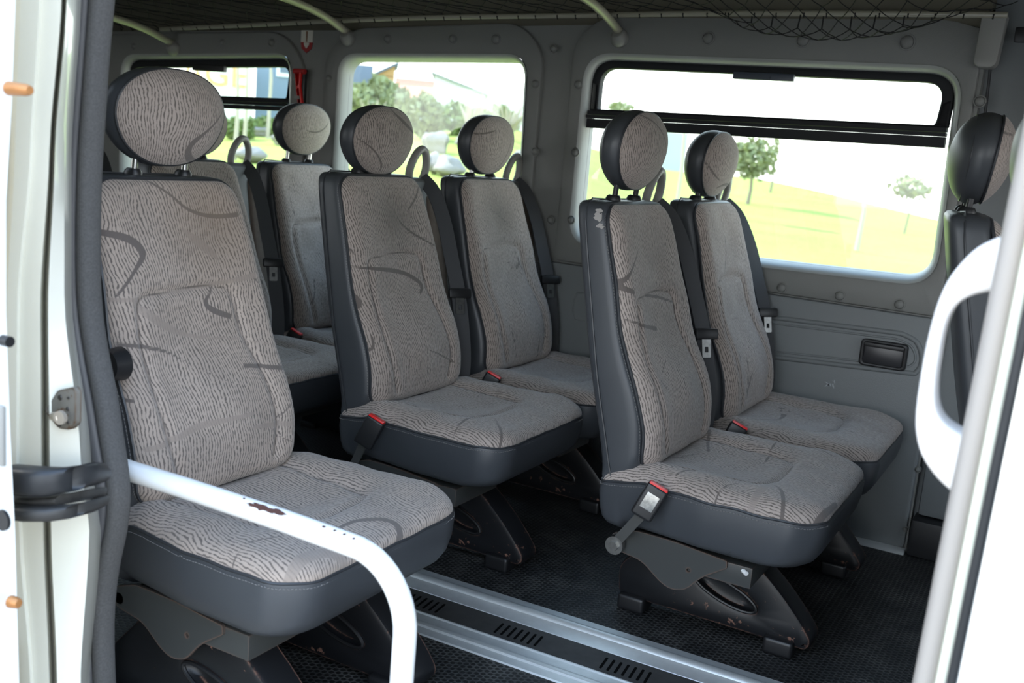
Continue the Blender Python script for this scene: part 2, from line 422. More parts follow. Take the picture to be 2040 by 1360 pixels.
def make_seat(org, label, seed, hz=0.0, back=None, cush=None, head=None, fb=(), fc=(), cloth=FAB, feet=(-.08,), handle=True, buckle=True, far=False, hcloth=None, sticker=False, knob=False):
    rng = random.Random(seed)
    root = empty('passenger_seat', org, label, 'seat')
    q = .6 if far else 1
    # --- cushion cloth
    xf = .368; lo = lambda x: float(np.interp(x, [-.13, -.09, .02, .12, .3, .37], [-.262, -.268, -.283, -.300, -.305, -.300]))
    hi = lambda x: float(np.interp(x, [-.13, -.09, .02, .12, .26, .37], [.195, .205, .225, .236, .226, .200]))
    def emb(G, h, sm):
        y, x = G.T; c = (y + .035) / .265
        z = .384 + .024 * h * (1 + .0 * c)
        z += .016 * np.exp(-((np.abs(c) - .72) / .2) ** 2) * h * np.clip((.33 - x) / .2, .25, 1)      # side bolsters
        z += .010 * np.exp(-((x - .27) / .06) ** 2) * h - .014 * np.exp(-((c) / .45) ** 2) * np.exp(-((x - .1) / .14) ** 2)
        z -= .009 * np.exp(-(sm / .009) ** 2)
        z += .0015 * np.sin(x * 61 + y * 23 + seed) * np.sin(y * 47 + seed)
        z -= .02 * np.clip((-.02 - x) / .1, 0, 1)
        xx = x + .010 * h * np.clip((x - .3) / .07, 0, 1)
        return np.stack([xx, y, z], 1)
    cs = [[(-.215, -.10), (-.20, .05), (-.195, .13), (-.165, .20), (-.10, .222), (.04, .222), (.085, .20), (.10, .13), (.105, .05), (.115, -.10)]]
    V, fcs, G, sm, sw, fa, ol = heightfield(lo, hi, -.13, xf, int(110 * q), int(100 * q), emb, .035, (.02, .075), cs,
        (cush if cush is not None else rand_strokes(rng, -.25, .15, -.05, .33, 7)), list(fc), False)
    seat = field_obj('seat_cushion', V, fcs, G, sm, sw, fa, cloth if cloth is not FAB_STAIN else FAB, root)
    # --- vinyl skirt under it
    O = ol[::2]; c = np.array([.12, -.035]); rings = []
    for z, s_, dx in ((.386, .985, 0), (.386, 1.004, 0), (.372, 1.012, .002), (.34, 1.008, 0), (.312, .995, -.004), (.292, .975, -.012), (.279, .94, -.022), (.271, .88, -.03), (.268, .78, -.03)):
        R = [((p[0] - c[0]) * s_ + c[0] + (dx if p[0] > .2 else 0), (p[1] - c[1]) * s_ + c[1], z - (.012 if p[0] < -.08 else .0) * (z < .38) - .02 * max(0, min(1, (-.02 - p[0]) / .1)) * (z > .37)) for p in O]
        rings.append(R)
    MB().loft(rings, False, True).build('seat_skirt', LEA, root, 60)
    MB().tube([(p[0] * 1.0, p[1], p[2] + .001) for p in ol[::2]], .0032, 6, True).build('piping', PIPE, seat)
    if not far:
        mb = MB(); st = [((p[0] - c[0]) * 1.012 + c[0], (p[1] - c[1]) * 1.014 + c[1], p[2] - .0075) for p in ol]
        st = [p for p in st]
        P = np.array(st + st[:1]); dd = np.r_[0, np.cumsum(np.linalg.norm(np.diff(P, axis=0), axis=1))]
        for s0 in np.arange(0, dd[-1], .007):
            a = [np.interp(s0, dd, P[:, k]) for k in range(3)]; b_ = [np.interp(s0 + .0045, dd, P[:, k]) for k in range(3)]
            mb.tube([a, b_], .0008, 4)
        mb.build('stitching', STITCH, seat)
    # --- backrest shell
    rings = []; zz = list(np.linspace(.285, .93, 22)) + [.948, .960, .969, .975, .978]
    sc = [1] * 22 + [.985, .955, .90, .80, .6]
    for z, s_ in zip(zz, sc):
        zq = min(z, .97); x1 = float(xs(zq)) + (.0 if z > .40 else -.09); x0 = float(xb(zq)); y0 = float(ynear(zq)); y1 = float(yfar(zq))
        if z < .40: x1 = x0 + .035
        cx, cy, ax, ay = (x0 + x1) / 2, (y0 + y1) / 2, (x1 - x0) / 2 * min(1, s_ + .08), (y1 - y0) / 2 - (1 - s_) * .10
        R = []
        for k in range(44):
            a = 2 * math.pi * (k + .5) / 44; ca, sa = math.cos(a), math.sin(a); e_ = .38
            R.append((cx + ax * math.copysign(abs(ca) ** e_, ca), cy + ay * math.copysign(abs(sa) ** (e_ * .7), sa), z))
        rings.append(R)
    shell = MB().loft(rings).build('backrest', LEA, root, 60)
    # seam line between side panel and back panel
    lp = [(float(xb(z)) + .030, float(ynear(z)) - .0015, z) for z in np.linspace(.30, .93, 24)] + [(float(xb(.95)) + .03, float(ynear(.95)) + .006, .962), (float(xb(.95)) + .03, float(ynear(.95)) + .03, .982), (-.245, -.12, .979), (-.245, .0, .979), (-.245, .06, .976)]
    MB().tube(lp, .0022, 5).build('side_seam', PIPE, shell)
    # --- backrest cloth
    blo = lambda z: float(ynear(z)) + .003; bhi = lambda z: float(yfar(z)) - .002
    def embb(G, h, sm):
        y, z = G.T; cc = (y - YC) / .21
        x = xs(z) - .004 + .026 * h
        x += .007 * h * np.exp(-((np.abs(cc) - .8) / .22) ** 2) * np.clip((.9 - z) / .3, 0, 1)
        x -= .010 * np.exp(-(cc / .5) ** 2) * np.clip((z - .5) / .2, 0, 1) * h
        x += .016 * np.exp(-((z - .56) / .09) ** 2) * np.exp(-(cc / .5) ** 2) * h
        x -= .010 * np.exp(-(sm / .009) ** 2)
        x += .0015 * np.sin(z * 37 + seed) * np.sin(y * 41 + seed * 2)
        z2 = z - .0 * h
        return np.stack([x, y, z2], 1)
    bs = [[(-.175, .44), (-.198, .52), (-.205, .62), (-.200, .72), (-.188, .762), (-.14, .770), (-.04, .775), (.02, .770), (.045, .755), (.055, .68), (.075, .60), (.085, .52), (.075, .44)],
          ]
    V, fcs, G, sm, sw, fa, ol = heightfield(blo, bhi, .402, .972, int(150 * q), int(90 * q), embb, .038, (.05, .045), bs,
        (back if back is not None else rand_strokes(rng, -.2, .1, .45, .92, 8)), list(fb), False)
    pad = field_obj('backrest_cover', V, fcs, G, sm, sw, fa, cloth, root)
    MB().tube([(p[0] + .0005, p[1], p[2]) for p in ol[::2]], .0033, 6, True).build('piping', PIPE, pad)
    if not far:
        mb = MB(); cc_ = np.array([YC, .68]); P = np.array([(p[0] - .007, YC + (p[1] - YC) * 1.012, p[2]) for p in ol]); P = np.vstack([P, P[:1]])
        dd = np.r_[0, np.cumsum(np.linalg.norm(np.diff(P, axis=0), axis=1))]
        for s0 in np.arange(0, dd[-1], .007):
            a = [np.interp(s0, dd, P[:, k]) for k in range(3)]; b_ = [np.interp(s0 + .0045, dd, P[:, k]) for k in range(3)]
            mb.tube([a, b_], .0008, 4)
        mb.build('stitching', STITCH, pad)
    if sticker:
        rg_ = random.Random(2)
        for ty, tz, l in ((-.2415, .925, .012), (-.2415, .945, .015), (-.236, .958, .010)):
            m_ = MB(); n_ = 14; cx_ = float(xs(tz)) - .022; vs = [(cx_ + l * rg_.uniform(.35, 1) * math.cos(a), ty - .0014, tz + l * .8 * rg_.uniform(.35, 1) * math.sin(a)) for a in np.linspace(0, 2 * math.pi, n_ + 1)[:-1]]
            m_.add(vs + [(cx_, ty - .0018, tz)], [(k, (k + 1) % n_, n_) for k in range(n_)]); m_.build('torn_vinyl', PALEF, shell)
    if knob: MB().tube([(-.075, -.262, .665), (-.075, -.292, .665)], [.030, .026], 20).build('recline_knob', BLACK, root)
    # --- headrest
    hc = np.array([-.222, YC, 1.085 + hz]); A, B, C_ = .060, .138, .093
    def ell(y, z, k=1.0):
        r = 1 - np.abs((y - hc[1]) / (B * k)) ** 2.15 - np.abs((z - hc[2]) / (C_ * k)) ** 2.25
        return np.sqrt(np.clip(r, 0, 1))
    def egg(x, y, z):
        k = 1 + .12 * (z / C_) + .01 * (z / C_) ** 2; return (hc[0] + x * (1 + .10 * z / C_) + .07 * z, hc[1] + y * (k if z < 0 else 1 + .03 * z / C_), hc[2] + z)
    mb = MB(); n1, n2 = 30, 40; rings = []
    for i in range(1, n1):
        th = math.pi * i / n1; R = []
        for k in range(n2):
            a = 2 * math.pi * k / n2
            R.append(egg(A * math.cos(th), B * math.copysign(abs(math.cos(a)) ** .93, math.cos(a)) * math.sin(th), C_ * math.copysign(abs(math.sin(a)) ** .9, math.sin(a)) * math.sin(th)))
        rings.append(R)
    hr = mb.loft(rings).build('headrest', LEA, root, 80)
    MB().tube([egg(-.022, B * .935 * math.cos(a), C_ * .935 * math.sin(a)) for a in np.linspace(0, 2 * math.pi, 61)[:-1]], .0018, 5, True).build('side_seam', PIPE, hr)
    nn = int(64 * q); V = []; G = []; G2 = []; z0h = 1.085
    th0 = math.radians(71)
    for i in range(nn + 1):
        th = th0 * i / nn
        for k in range(nn * 2):
            a = math.pi * k / nn; ca, sa = math.cos(a), math.sin(a)
            y = B * math.copysign(abs(ca) ** .93, ca) * math.sin(th); z = C_ * math.copysign(abs(sa) ** .9, sa) * math.sin(th); e_ = 1.02 if i < nn else .985
            V.append(egg(A * math.cos(th) * e_ + .0015, y * e_, z * e_)); G.append((hc[1] + y, hc[2] - hz + z)); G2.append((hc[1] + B * th * ca, z0h + C_ * th * sa))
    V = np.array(V); G = np.array(G); G2 = np.array(G2); m2 = nn * 2
    fcs = [(i * m2 + k, i * m2 + (k + 1) % m2, (i + 1) * m2 + (k + 1) % m2, (i + 1) * m2 + k) for i in range(nn) for k in range(m2)]
    hs = head if head is not None else rand_strokes(rng, -.15, .05, 1.02, 1.14, 2)
    field_obj('headrest_cover', V, fcs, G2, np.ones(len(G)), stroke_field(G, hs), np.full(len(G), -1.), hcloth or FAB, hr)
    MB().tube([V[(nn - 1) * m2 + k] + np.array([-.001, 0, 0]) for k in range(0, m2, 2)], .0024, 6, True).build('piping', PIPE, hr)
    for s_ in (-.062, .062):
        p = MB().tube([(-.232, YC + s_, .965), (-.226, YC + s_, 1.03 + hz)], .0065, 12).build('headrest_post', BLACK if seed in (3, 4, 8) else CHROME, root)
        MB().tube([(-.234, YC + s_, .976), (-.232, YC + s_, .984), (-.2318, YC + s_, .990)], [.019, .018, .013], 16, flat=.8).build('collar', BLACK, p)
    # --- belt tower with handle loop on the window side
    if handle:
        o3 = rpoly([(.06, .44), (.270, .44), (.290, .70), (.300, .86), (.285, .925), (.255, .968), (.06, .968)], [.01, .03, .1, .04, .03, .03, .02], 5)
        tw = plate(o3, [], lambda u, v, d: (float(xb(v)) + .004 + d, u, v), .03, -.012, .014, mb=MB()).build('belt_tower', FAB if False else BACKPL, root, 50)
        o4 = rpoly([(.20, .50), (.268, .50), (.288, .70), (.298, .855), (.282, .918), (.22, .93)], .03, 4)
        plate(o4, [], lambda u, v, d: (float(xb(v)) + .012 + d, u, v), .03, .0, .014).build('tower_cover', simple_cloth, tw, 50)
        # loop
        ring = []
        for k in range(36):
            a = 2 * math.pi * k / 36; ring.append((-.262 + .01 * math.sin(a), .222 + .040 * math.cos(a) * (1 - .18 * math.sin(a)), .997 + .053 * math.sin(a)))
        MB().tube(ring, .0115, 10, True).build('grab_handle', GREYPL, tw)
        MB().box((-.275, .175, .935), (-.248, .275, .962), .008).build('handle_base', GREYPL, tw)
        # belt: through the loop, down the edge of the backrest
        def ribbon(ps, w):
            mb_ = MB(); v = []; L = smooth_line([(*p, 0) for p in ps], 5)[:, :3]
            for i, p in enumerate(L):
                t = L[min(i + 1, len(L) - 1)] - L[max(i - 1, 0)]; t /= np.linalg.norm(t); nrm = np.array([.80, -.60, 0.25]); s2 = np.cross(t, nrm); s2 /= np.linalg.norm(s2)
                nn_ = np.cross(s2, t); v.append([tuple(p + s2 * a * w / 2 + nn_ * b_ * .0012) for a, b_ in ((-1, -1), (1, -1), (1, 1), (-1, 1))])
            return mb_.loft(v)
        belt = ribbon([(-.252, .224, .968), (-.205, .226, .93), (-.156, .216, .85), (-.114, .204, .75), (-.080, .197, .66), (-.052, .192, .55), (-.040, .194, .45), (-.050, .20, .36)], .044).build('seat_belt', BELT, root)
        zt = .655; M_ = Matrix.Translation((-.070, .192, zt)) @ Matrix.Rotation(math.radians(-37), 4, 'Z') @ Matrix.Rotation(math.radians(-14), 4, 'Y')
        tg = MB().box((-.009, -.034, -.014), (.009, .034, .014), .006, M=M_).build('tongue_grip', BLACK, belt)
        plate(rpoly([(-.013, -.060), (.013, -.060), (.013, 0), (-.013, 0)], .004, 3), [rpoly([(-.005, -.047), (.005, -.047), (.005, -.033), (-.005, -.033)], .001, 2)],
              lambda u, v, d: tuple(M_ @ Vector((d, u, v))), .002, -.001).build('metal_tongue', BOLT, belt)
    # --- buckle on the aisle side
    if buckle:
        bp = Vector((.016, -.322, .366 + (.024 if seed in (4, 5, 6, 7) else 0))); M_ = Matrix.Translation(bp) @ Matrix.Rotation(math.radians(14), 4, 'Z') @ Matrix.Rotation(math.radians(24), 4, 'Y') @ Matrix.Rotation(math.radians(-6), 4, 'X') @ Matrix.Scale(.9, 4)
        bk = MB().box((-.027, -.013, -.045), (.027, .013, .040), .007, M=M_, seg=3).build('buckle', BLACK, root)
        MB().box((-.024, -.0105, .035), (.024, .0105, .0445), .003, M=M_).build('release_button', RED, bk)
        if sticker:
            MB().box((-.016, -.0138, -.02), (.016, -.0125, .02), .0004, M=M_).build('worn_label', simple_foil, bk)
        p0 = M_ @ Vector((0, 0, -.04)); p1 = Vector((-.068, -.276, .238)); d = (p1 - p0).normalized(); s2 = Vector((d.z, 0, -d.x)).normalized() * .011
        nrm = Vector((0, 1, 0)) * .0018
        MB().loft([[tuple(p + s2 * a + nrm * b_) for a, b_ in ((-1, -1), (1, -1), (1, 1), (-1, 1))] for p in (p0, p1)]).build('buckle_strap', BACKPL, bk)
        MB().tube([(-.070, -.268, .231), (-.070, -.284, .231)], .021, 20).tube([(-.070, -.284, .231), (-.070, -.292, .231)], .012, 6).build('pivot_bolt', BOLT, root)
    # --- mounting: side plate, cross member, cast foot
    sp_ = rpoly([(-.088, .250), (-.080, .215), (-.01, .205), (.038, .168), (.064, .158), (.098, .166), (.128, .204), (.182, .240), (.180, .256), (.06, .268), (-.03, .270)], [.012, .014, .02, .02, .02, .02, .02, .004, .004, .01, .01], 4)
    hole = [(.099 + .0045 * math.cos(a), .213 + .0045 * math.sin(a)) for a in np.linspace(0, 2 * math.pi, 13)[:-1]]
    plate(sp_, [hole], lambda u, v, d: (u, d, v), -.262, -.256).build('side_plate', BRK, root, 30)
    MB().box((-.05, -.256, .205), (.235, -.05, .252), .004).box((.0, -.06, .215), (.22, .16, .262), .004).build('under_frame', BRK, root)
    MB().tube([(-.07, -.262, .232), (-.07, .17, .232)], .011, 10).build('pivot_rod', BLACK, root)
    if sticker: MB().tube([(.205, -.245, .243), (.225, -.262, .240)], .005, 8).build('white_clip', WHITE, root)
    for fy in feet:
        fo = rpoly([(-.128, .028), (.335, .022), (.345, .048), (.318, .085), (.262, .145), (.195, .200), (.155, .214), (-.03, .214), (-.09, .150), (-.135, .105)],
                   [.02, .018, .02, .06, .08, .05, .03, .03, .04, .03], 6)
        ang = -.30
        el = [(.135 + .080 * math.cos(a) * math.cos(ang) - .024 * math.sin(a) * math.sin(ang), .108 + .080 * math.cos(a) * math.sin(ang) + .024 * math.sin(a) * math.cos(ang)) for a in np.linspace(0, 2 * math.pi, 33)[:-1]]
        ft = plate(fo, [el], XZ, fy, fy + .075, .012).build('cast_foot', FOOT, root, 35)
        mb = MB(); R = []
        for dd_, sc_ in ((.004, .99), (.010, .93), (.019, .82), (.022, .5), (.022, .05)):
            R.append([((p[0] - .135) * sc_ + .135, fy + dd_, (p[1] - .108) * sc_ + .108) for p in el])
        mb.loft(R, False, True).build('foot_recess', FOOT, ft, 50)
        MB().tube([(p[0], fy + .002, p[1]) for p in el], .0042, 8, True).build('recess_rim', BLACK, ft)
        for bx in (-.088, .272):
            MB().box((bx - .032, fy - .018, .0), (bx + .036, fy + .05, .040), .009, seg=3).build('foot_block', BLACK, ft)
    return root

simple_cloth = simple('tower_cloth', (.17, .135, .11), .9, bscale=500, bstr=.5, nscale=60, namp=.25)
simple_foil = simple('worn_foil', (.35, .35, .33), .25, .6, nscale=70, namp=.9)

OA = (.128, -.855, -.01); OB1 = (0, 0, 0); OB2 = (0, .5715, 0); OC1 = (.737, 0, 0); OC2 = (.737, .5715, 0)
OD2 = (-.843, .690, -.02); OD1 = (-.80, .115, -.02)
A_back = trace_back(OA, [
    [(150, 458, 12), (190, 462, 13), (230, 468, 16), (262, 478, 19), (284, 496, 20), (288, 512, 16), (270, 542, 9), (250, 572, 7), (238, 595, 4)],
    [(310, 362, 5), (350, 390, 7), (380, 415, 8), (410, 428, 9), (440, 432, 10), (478, 428, 11)],
    [(440, 572, 3), (427, 590, 7), (420, 606, 12), (435, 620, 15), (465, 631, 13)],
    [(248, 688, 9), (290, 692, 10), (330, 700, 8), (370, 718, 5), (420, 745, 4), (492, 773, 3)],
    [(488, 728, 10), (530, 730, 10), (574, 733, 11)],
    [(228, 801, 8), (250, 801, 9), (274, 802, 9)], [(508, 553, 7), (520, 566, 4), (532, 577, 3)],
    [(553, 838, 3), (566, 818, 4), (582, 798, 4)], [(545, 855, 6), (560, 870, 4), (582, 880, 3)]])
A_faint = trace_back(OA, [
    [(190, 602, 12), (235, 600, 10), (330, 590, 6), (430, 570, 10), (510, 548, 13)],
    [(270, 605, 16), (310, 635, 22), (350, 658, 16), (400, 672, 9), (480, 676, 6), (560, 690, 5)],
    [(300, 898, 12), (350, 872, 14), (390, 850, 16), (440, 836, 12), (500, 822, 9)],
    [(370, 455, 5), (400, 480, 22), (430, 505, 18), (445, 520, 5)],
    [(500, 850, 9), (540, 846, 12), (584, 842, 12)]])
A_cush = trace_seat(OA, [
    [(640, 1082, 3), (665, 1066, 6), (700, 1051, 10), (750, 1041, 13), (782, 1046, 15), (793, 1058, 12), (790, 1076, 6)],
    [(452, 1122, 3), (470, 1108, 4), (500, 1096, 5), (560, 1088, 4)], [(345, 955, 4), (375, 965, 4), (410, 982, 3)],
    [(330, 985, 3), (372, 1008, 3), (430, 1015, 3)]])
A_cf = trace_seat(OA, [[(560, 1150, 12), (600, 1122, 22), (650, 1108, 26), (700, 1112, 16)]])
def trace_head(org, hz, strokes):
    return [[(lambda r: (r[1], r[2] - hz, w / 1150.))(uw(px, py, 'x', -.175 + org[0]) - np.array(org)) for px, py, w in s] for s in strokes]
A_head = trace_head(OA, .005, [[(449, 216, 3), (428, 240, 5), (402, 264, 8), (385, 280, 15), (380, 296, 18), (392, 312, 15), (413, 320, 9)]])
B_back = trace_back(OB1, [
    [(840, 372, 4), (832, 395, 5), (820, 418, 4)], [(797, 424, 3), (803, 440, 5), (825, 462, 6), (862, 486, 5), (895, 500, 4)],
    [(715, 533, 5), (755, 536, 9), (790, 540, 11), (820, 548, 10), (845, 567, 11), (843, 584, 7)],
    [(695, 470, 3), (708, 490, 4), (716, 508, 3)], [(708, 575, 9), (722, 592, 11), (728, 612, 8), (722, 630, 4)],
    [(748, 672, 4), (752, 695, 5), (744, 716, 3)], [(850, 696, 4), (875, 706, 5), (905, 722, 4)]])
B_cush = trace_seat(OB1, [
    [(770, 801, 3), (800, 800, 5), (822, 803, 6), (828, 815, 5), (836, 830, 4)], [(840, 832, 3), (900, 832, 5), (980, 826, 4)],
    [(905, 862, 4), (925, 850, 9), (950, 842, 10)], [(985, 842, 3), (993, 862, 7), (997, 885, 6)], [(960, 768, 4), (955, 785, 4), (940, 792, 4)]])
B_head = trace_head(OB1, -.02, [[(722, 275, 4), (745, 300, 5), (765, 330, 6), (768, 345, 4)], [(782, 212, 3), (786, 228, 9), (800, 246, 13), (822, 264, 8)]])
C_back = trace_back(OC1, [
    [(1278, 500, 4), (1266, 530, 6), (1255, 556, 10), (1251, 572, 14), (1265, 582, 12)], [(1262, 640, 6), (1288, 650, 9), (1316, 656, 11)],
    [(1300, 590, 7), (1325, 594, 8), (1348, 602, 6)], [(1328, 716, 3), (1322, 735, 4), (1318, 746, 3)], [(1316, 758, 6), (1324, 770, 6), (1334, 778, 3)]])
C_cush = trace_seat(OC1, [
    [(1412, 870, 8), (1410, 885, 9), (1412, 896, 9)], [(1290, 912, 4), (1340, 910, 5), (1395, 898, 4)], [(1552, 884, 4), (1540, 898, 6), (1526, 916, 7)],
    [(1345, 956, 5), (1375, 950, 8), (1395, 955, 6), (1408, 966, 4)], [(1540, 978, 4), (1556, 995, 9), (1560, 1028, 8)],
    [(1585, 886, 4), (1620, 905, 5), (1660, 922, 6)], [(1600, 1042, 12), (1635, 1022, 13), (1662, 998, 9)], [(1418, 992, 4), (1440, 980, 6), (1465, 975, 4)]])
C_cf = trace_seat(OC1, [[(1490, 1010, 12), (1515, 990, 20), (1530, 975, 8)]])
C_head = trace_head(OC1, .009, [[(1282, 225, 4), (1302, 250, 5), (1316, 290, 4), (1318, 320, 3)]])

make_seat(OA, 'nearest grey patterned seat by the door post, behind the white grab rail', 1, .003, A_back, A_cush, A_head, A_faint, A_cf, FAB_BROWN, (-.23, .10), False, False, knob=True)
make_seat(OB1, 'aisle seat in the middle with brown soiled backrest and black strapped red buckle', 2, -.02, B_back, B_cush, B_head, cloth=FAB_STAIN)
make_seat(OB2, 'window seat beside the grey pillar between the middle and right windows', 5, -.007, far=True, cloth=FAB_STAIN)
make_seat(OC1, 'aisle seat at right with torn vinyl corner, its cast foot by the aluminium strip', 3, .009, C_back, C_cush, C_head, (), C_cf, sticker=True)
make_seat(OC2, 'window seat at right in front of the wall with the black ashtray', 4, -.006, far=True)
make_seat(OD2, 'window seat behind, its headrest beside the red emergency hammer', 6, .012, far=True)
make_seat(OD1, 'seat almost hidden behind the nearest seat, only its handle and cushion showing', 7, -.01, far=True)
make_seat((-1.545, .12, -.02), 'rearmost seat glimpsed between the door seal and the nearest headrest', 9, -.01, far=True)
FS1 = make_seat((1.470, .07, .048), 'front seat seen from the side, its dark oval headrest at the right', 8, .002, far=True, handle=False, buckle=False)
FS2 = make_seat((1.632, -.58, .03), 'front seat mostly hidden behind the pale door jamb at right', 10, .02, far=True, handle=False, buckle=False)

FS1.rotation_euler.z = .14; FS2.rotation_euler.z = .14
for o in COL.objects:
    if o.get('category') == 'seat': o['group'] = 'grey patterned seats of the minibus'
# ------------------------------------------------------------------ floor, strips
st = lambda o: tag(o, kind='structure')
st(MB().box((-2.75, -1.16, -.05), (2.3, .84, 0.0), 0).build('floor', FLOOR))
def strip(name, prof, x0, x1, label):
    o = MB().loft([[(x, p[0], p[1]) for p in prof] for x in (x0, x1)]).build(name, ALU, None, 25); return tag(o, label, 'trim strip')
nose = [(-.270 + .016 * math.cos(a), .006 + .011 * math.sin(a)) for a in np.linspace(.3, math.pi * .9, 9)]
p1 = [(-.215, .0), (-.216, .004), (-.250, .005)] + nose + [(-.292, .006), (-.325, .003), (-.328, .0)]
strip('floor_strip', p1, -2.7, 1.9, 'aluminium floor strip with rounded nose beside the seat feet')
p2 = [(-.424, 0), (-.425, .006), (-.429, .0062), (-.432, .0035), (-.462, .0035), (-.466, .007), (-.474, .0085), (-.482, .007), (-.486, .0035), (-.512, .003), (-.515, 0)]
strip('floor_strip', p2, -2.7, 1.9, 'aluminium floor strip with raised ridges nearer the doorway')
tr = MB().box((-2.7, -.424, 0), (1.9, -.328, .0025), 0).build('floor_track', simple('track_grey', (.050, .048, .046), .6, nscale=25, namp=.5)); tag(tr, 'dark slotted track between the two aluminium floor strips', 'floor track')
for gx in np.arange(-.60, 1.4, .262):
    for k in range(7):
        x = gx + k * .017
        mb = MB(); o2 = rpoly([(x, -.405), (x + .006, -.405), (x + .006 - .006, -.352), (x - .006, -.352)], .0028, 3)
        plate(o2, [], lambda u, v, d: (u, v, d), .0031, .0020, mb=mb).build('vent_slot', simple('slot_black', (.002, .002, .002), .9, spec=.1), tr)
stp = strip('floor_strip', [(-1.13, 0), (-1.13, .008), (-1.16, .012), (-1.18, .0), (-1.18, -.05)], -.1, 1.34, 'aluminium edge strip along the doorway sill')

# ------------------------------------------------------------------ far wall with three windows
YW = .862
def P(px, py, y=YW): r = wy(px, py, y); return (r[0], r[2])
w1 = [P(1187, 122), P(1905, 152), P(1851, 552), P(1187, 465)]
w2 = [P(696, 122), P(1048, 124), P(1050, 470), P(700, 420)]
zb2 = .80
w2 = [w2[0], w2[1], (w2[1][0] + .02, zb2), (w2[0][0], zb2)]
w1 = [w1[0], w1[1], w1[2], (w1[0][0], .797)]
w3 = [P(262, 122), P(583, 120), (P(583, 120)[0] + .01, .79), (P(262, 122)[0], .79)]
def grow(w, a): 
    cx = sum(p[0] for p in w) / 4; cz = sum(p[1] for p in w) / 4
    return [(p[0] + math.copysign(a, p[0] - cx), p[1] + math.copysign(a, p[1] - cz)) for p in w]
WIN = [(w1, .075), (w2, .06), (w3, .06)]
# backing shell of the wall
XL, XR = -2.75, 1.15
wall = st(plate([(XL, -.06), (XR, -.06), (XR, 1.56), (XL, 1.56)], [rpoly(grow(w, .021), r + .021, 8) for w, r in WIN], XZ, .845, .90).build('wall_far', WALL))
# raised moulded panels around each window
def XP(px): return float(P(px, 140, .83)[0])
def zt(x): return np.interp(x, [-2.7, -1.0, 0, 1.2], [1.40, 1.47, 1.52, 1.535])
pan = [
    ([(XP(1137), .715), (XR - .01, .705), (XR - .01, 1.50), (XR - .12, float(zt(1.0)) - .004), (XP(1137) + .10, float(zt(-.05))), (XP(1137), 1.44)], [.02, .02, .01, .01, .09, .09], 0),
    ([(XP(645), .70), (XP(1080), .712), (XP(1080), 1.40), (XP(1080) - .10, float(zt(-.4)) - .01), (XP(645) + .12, float(zt(-1.1)) - .01), (XP(645), 1.36)], [.02, .02, .10, .12, .10, .1], 1),
    ([(-2.70, .70), (XP(612), .70), (XP(612), 1.30), (XP(612) - .12, float(zt(-1.5)) - .012), (-2.70, float(zt(-2.7)) - .01)], [.02, .02, .12, .12, .02], 2)]
for pts, rr, k in pan:
    w, r = WIN[k]
    plate(rpoly(pts, rr, 8), [rpoly(grow(w, .022), r + .022, 8)], XZ, .828, .846, .008).build('window_surround_panel', WALL, wall, 35)
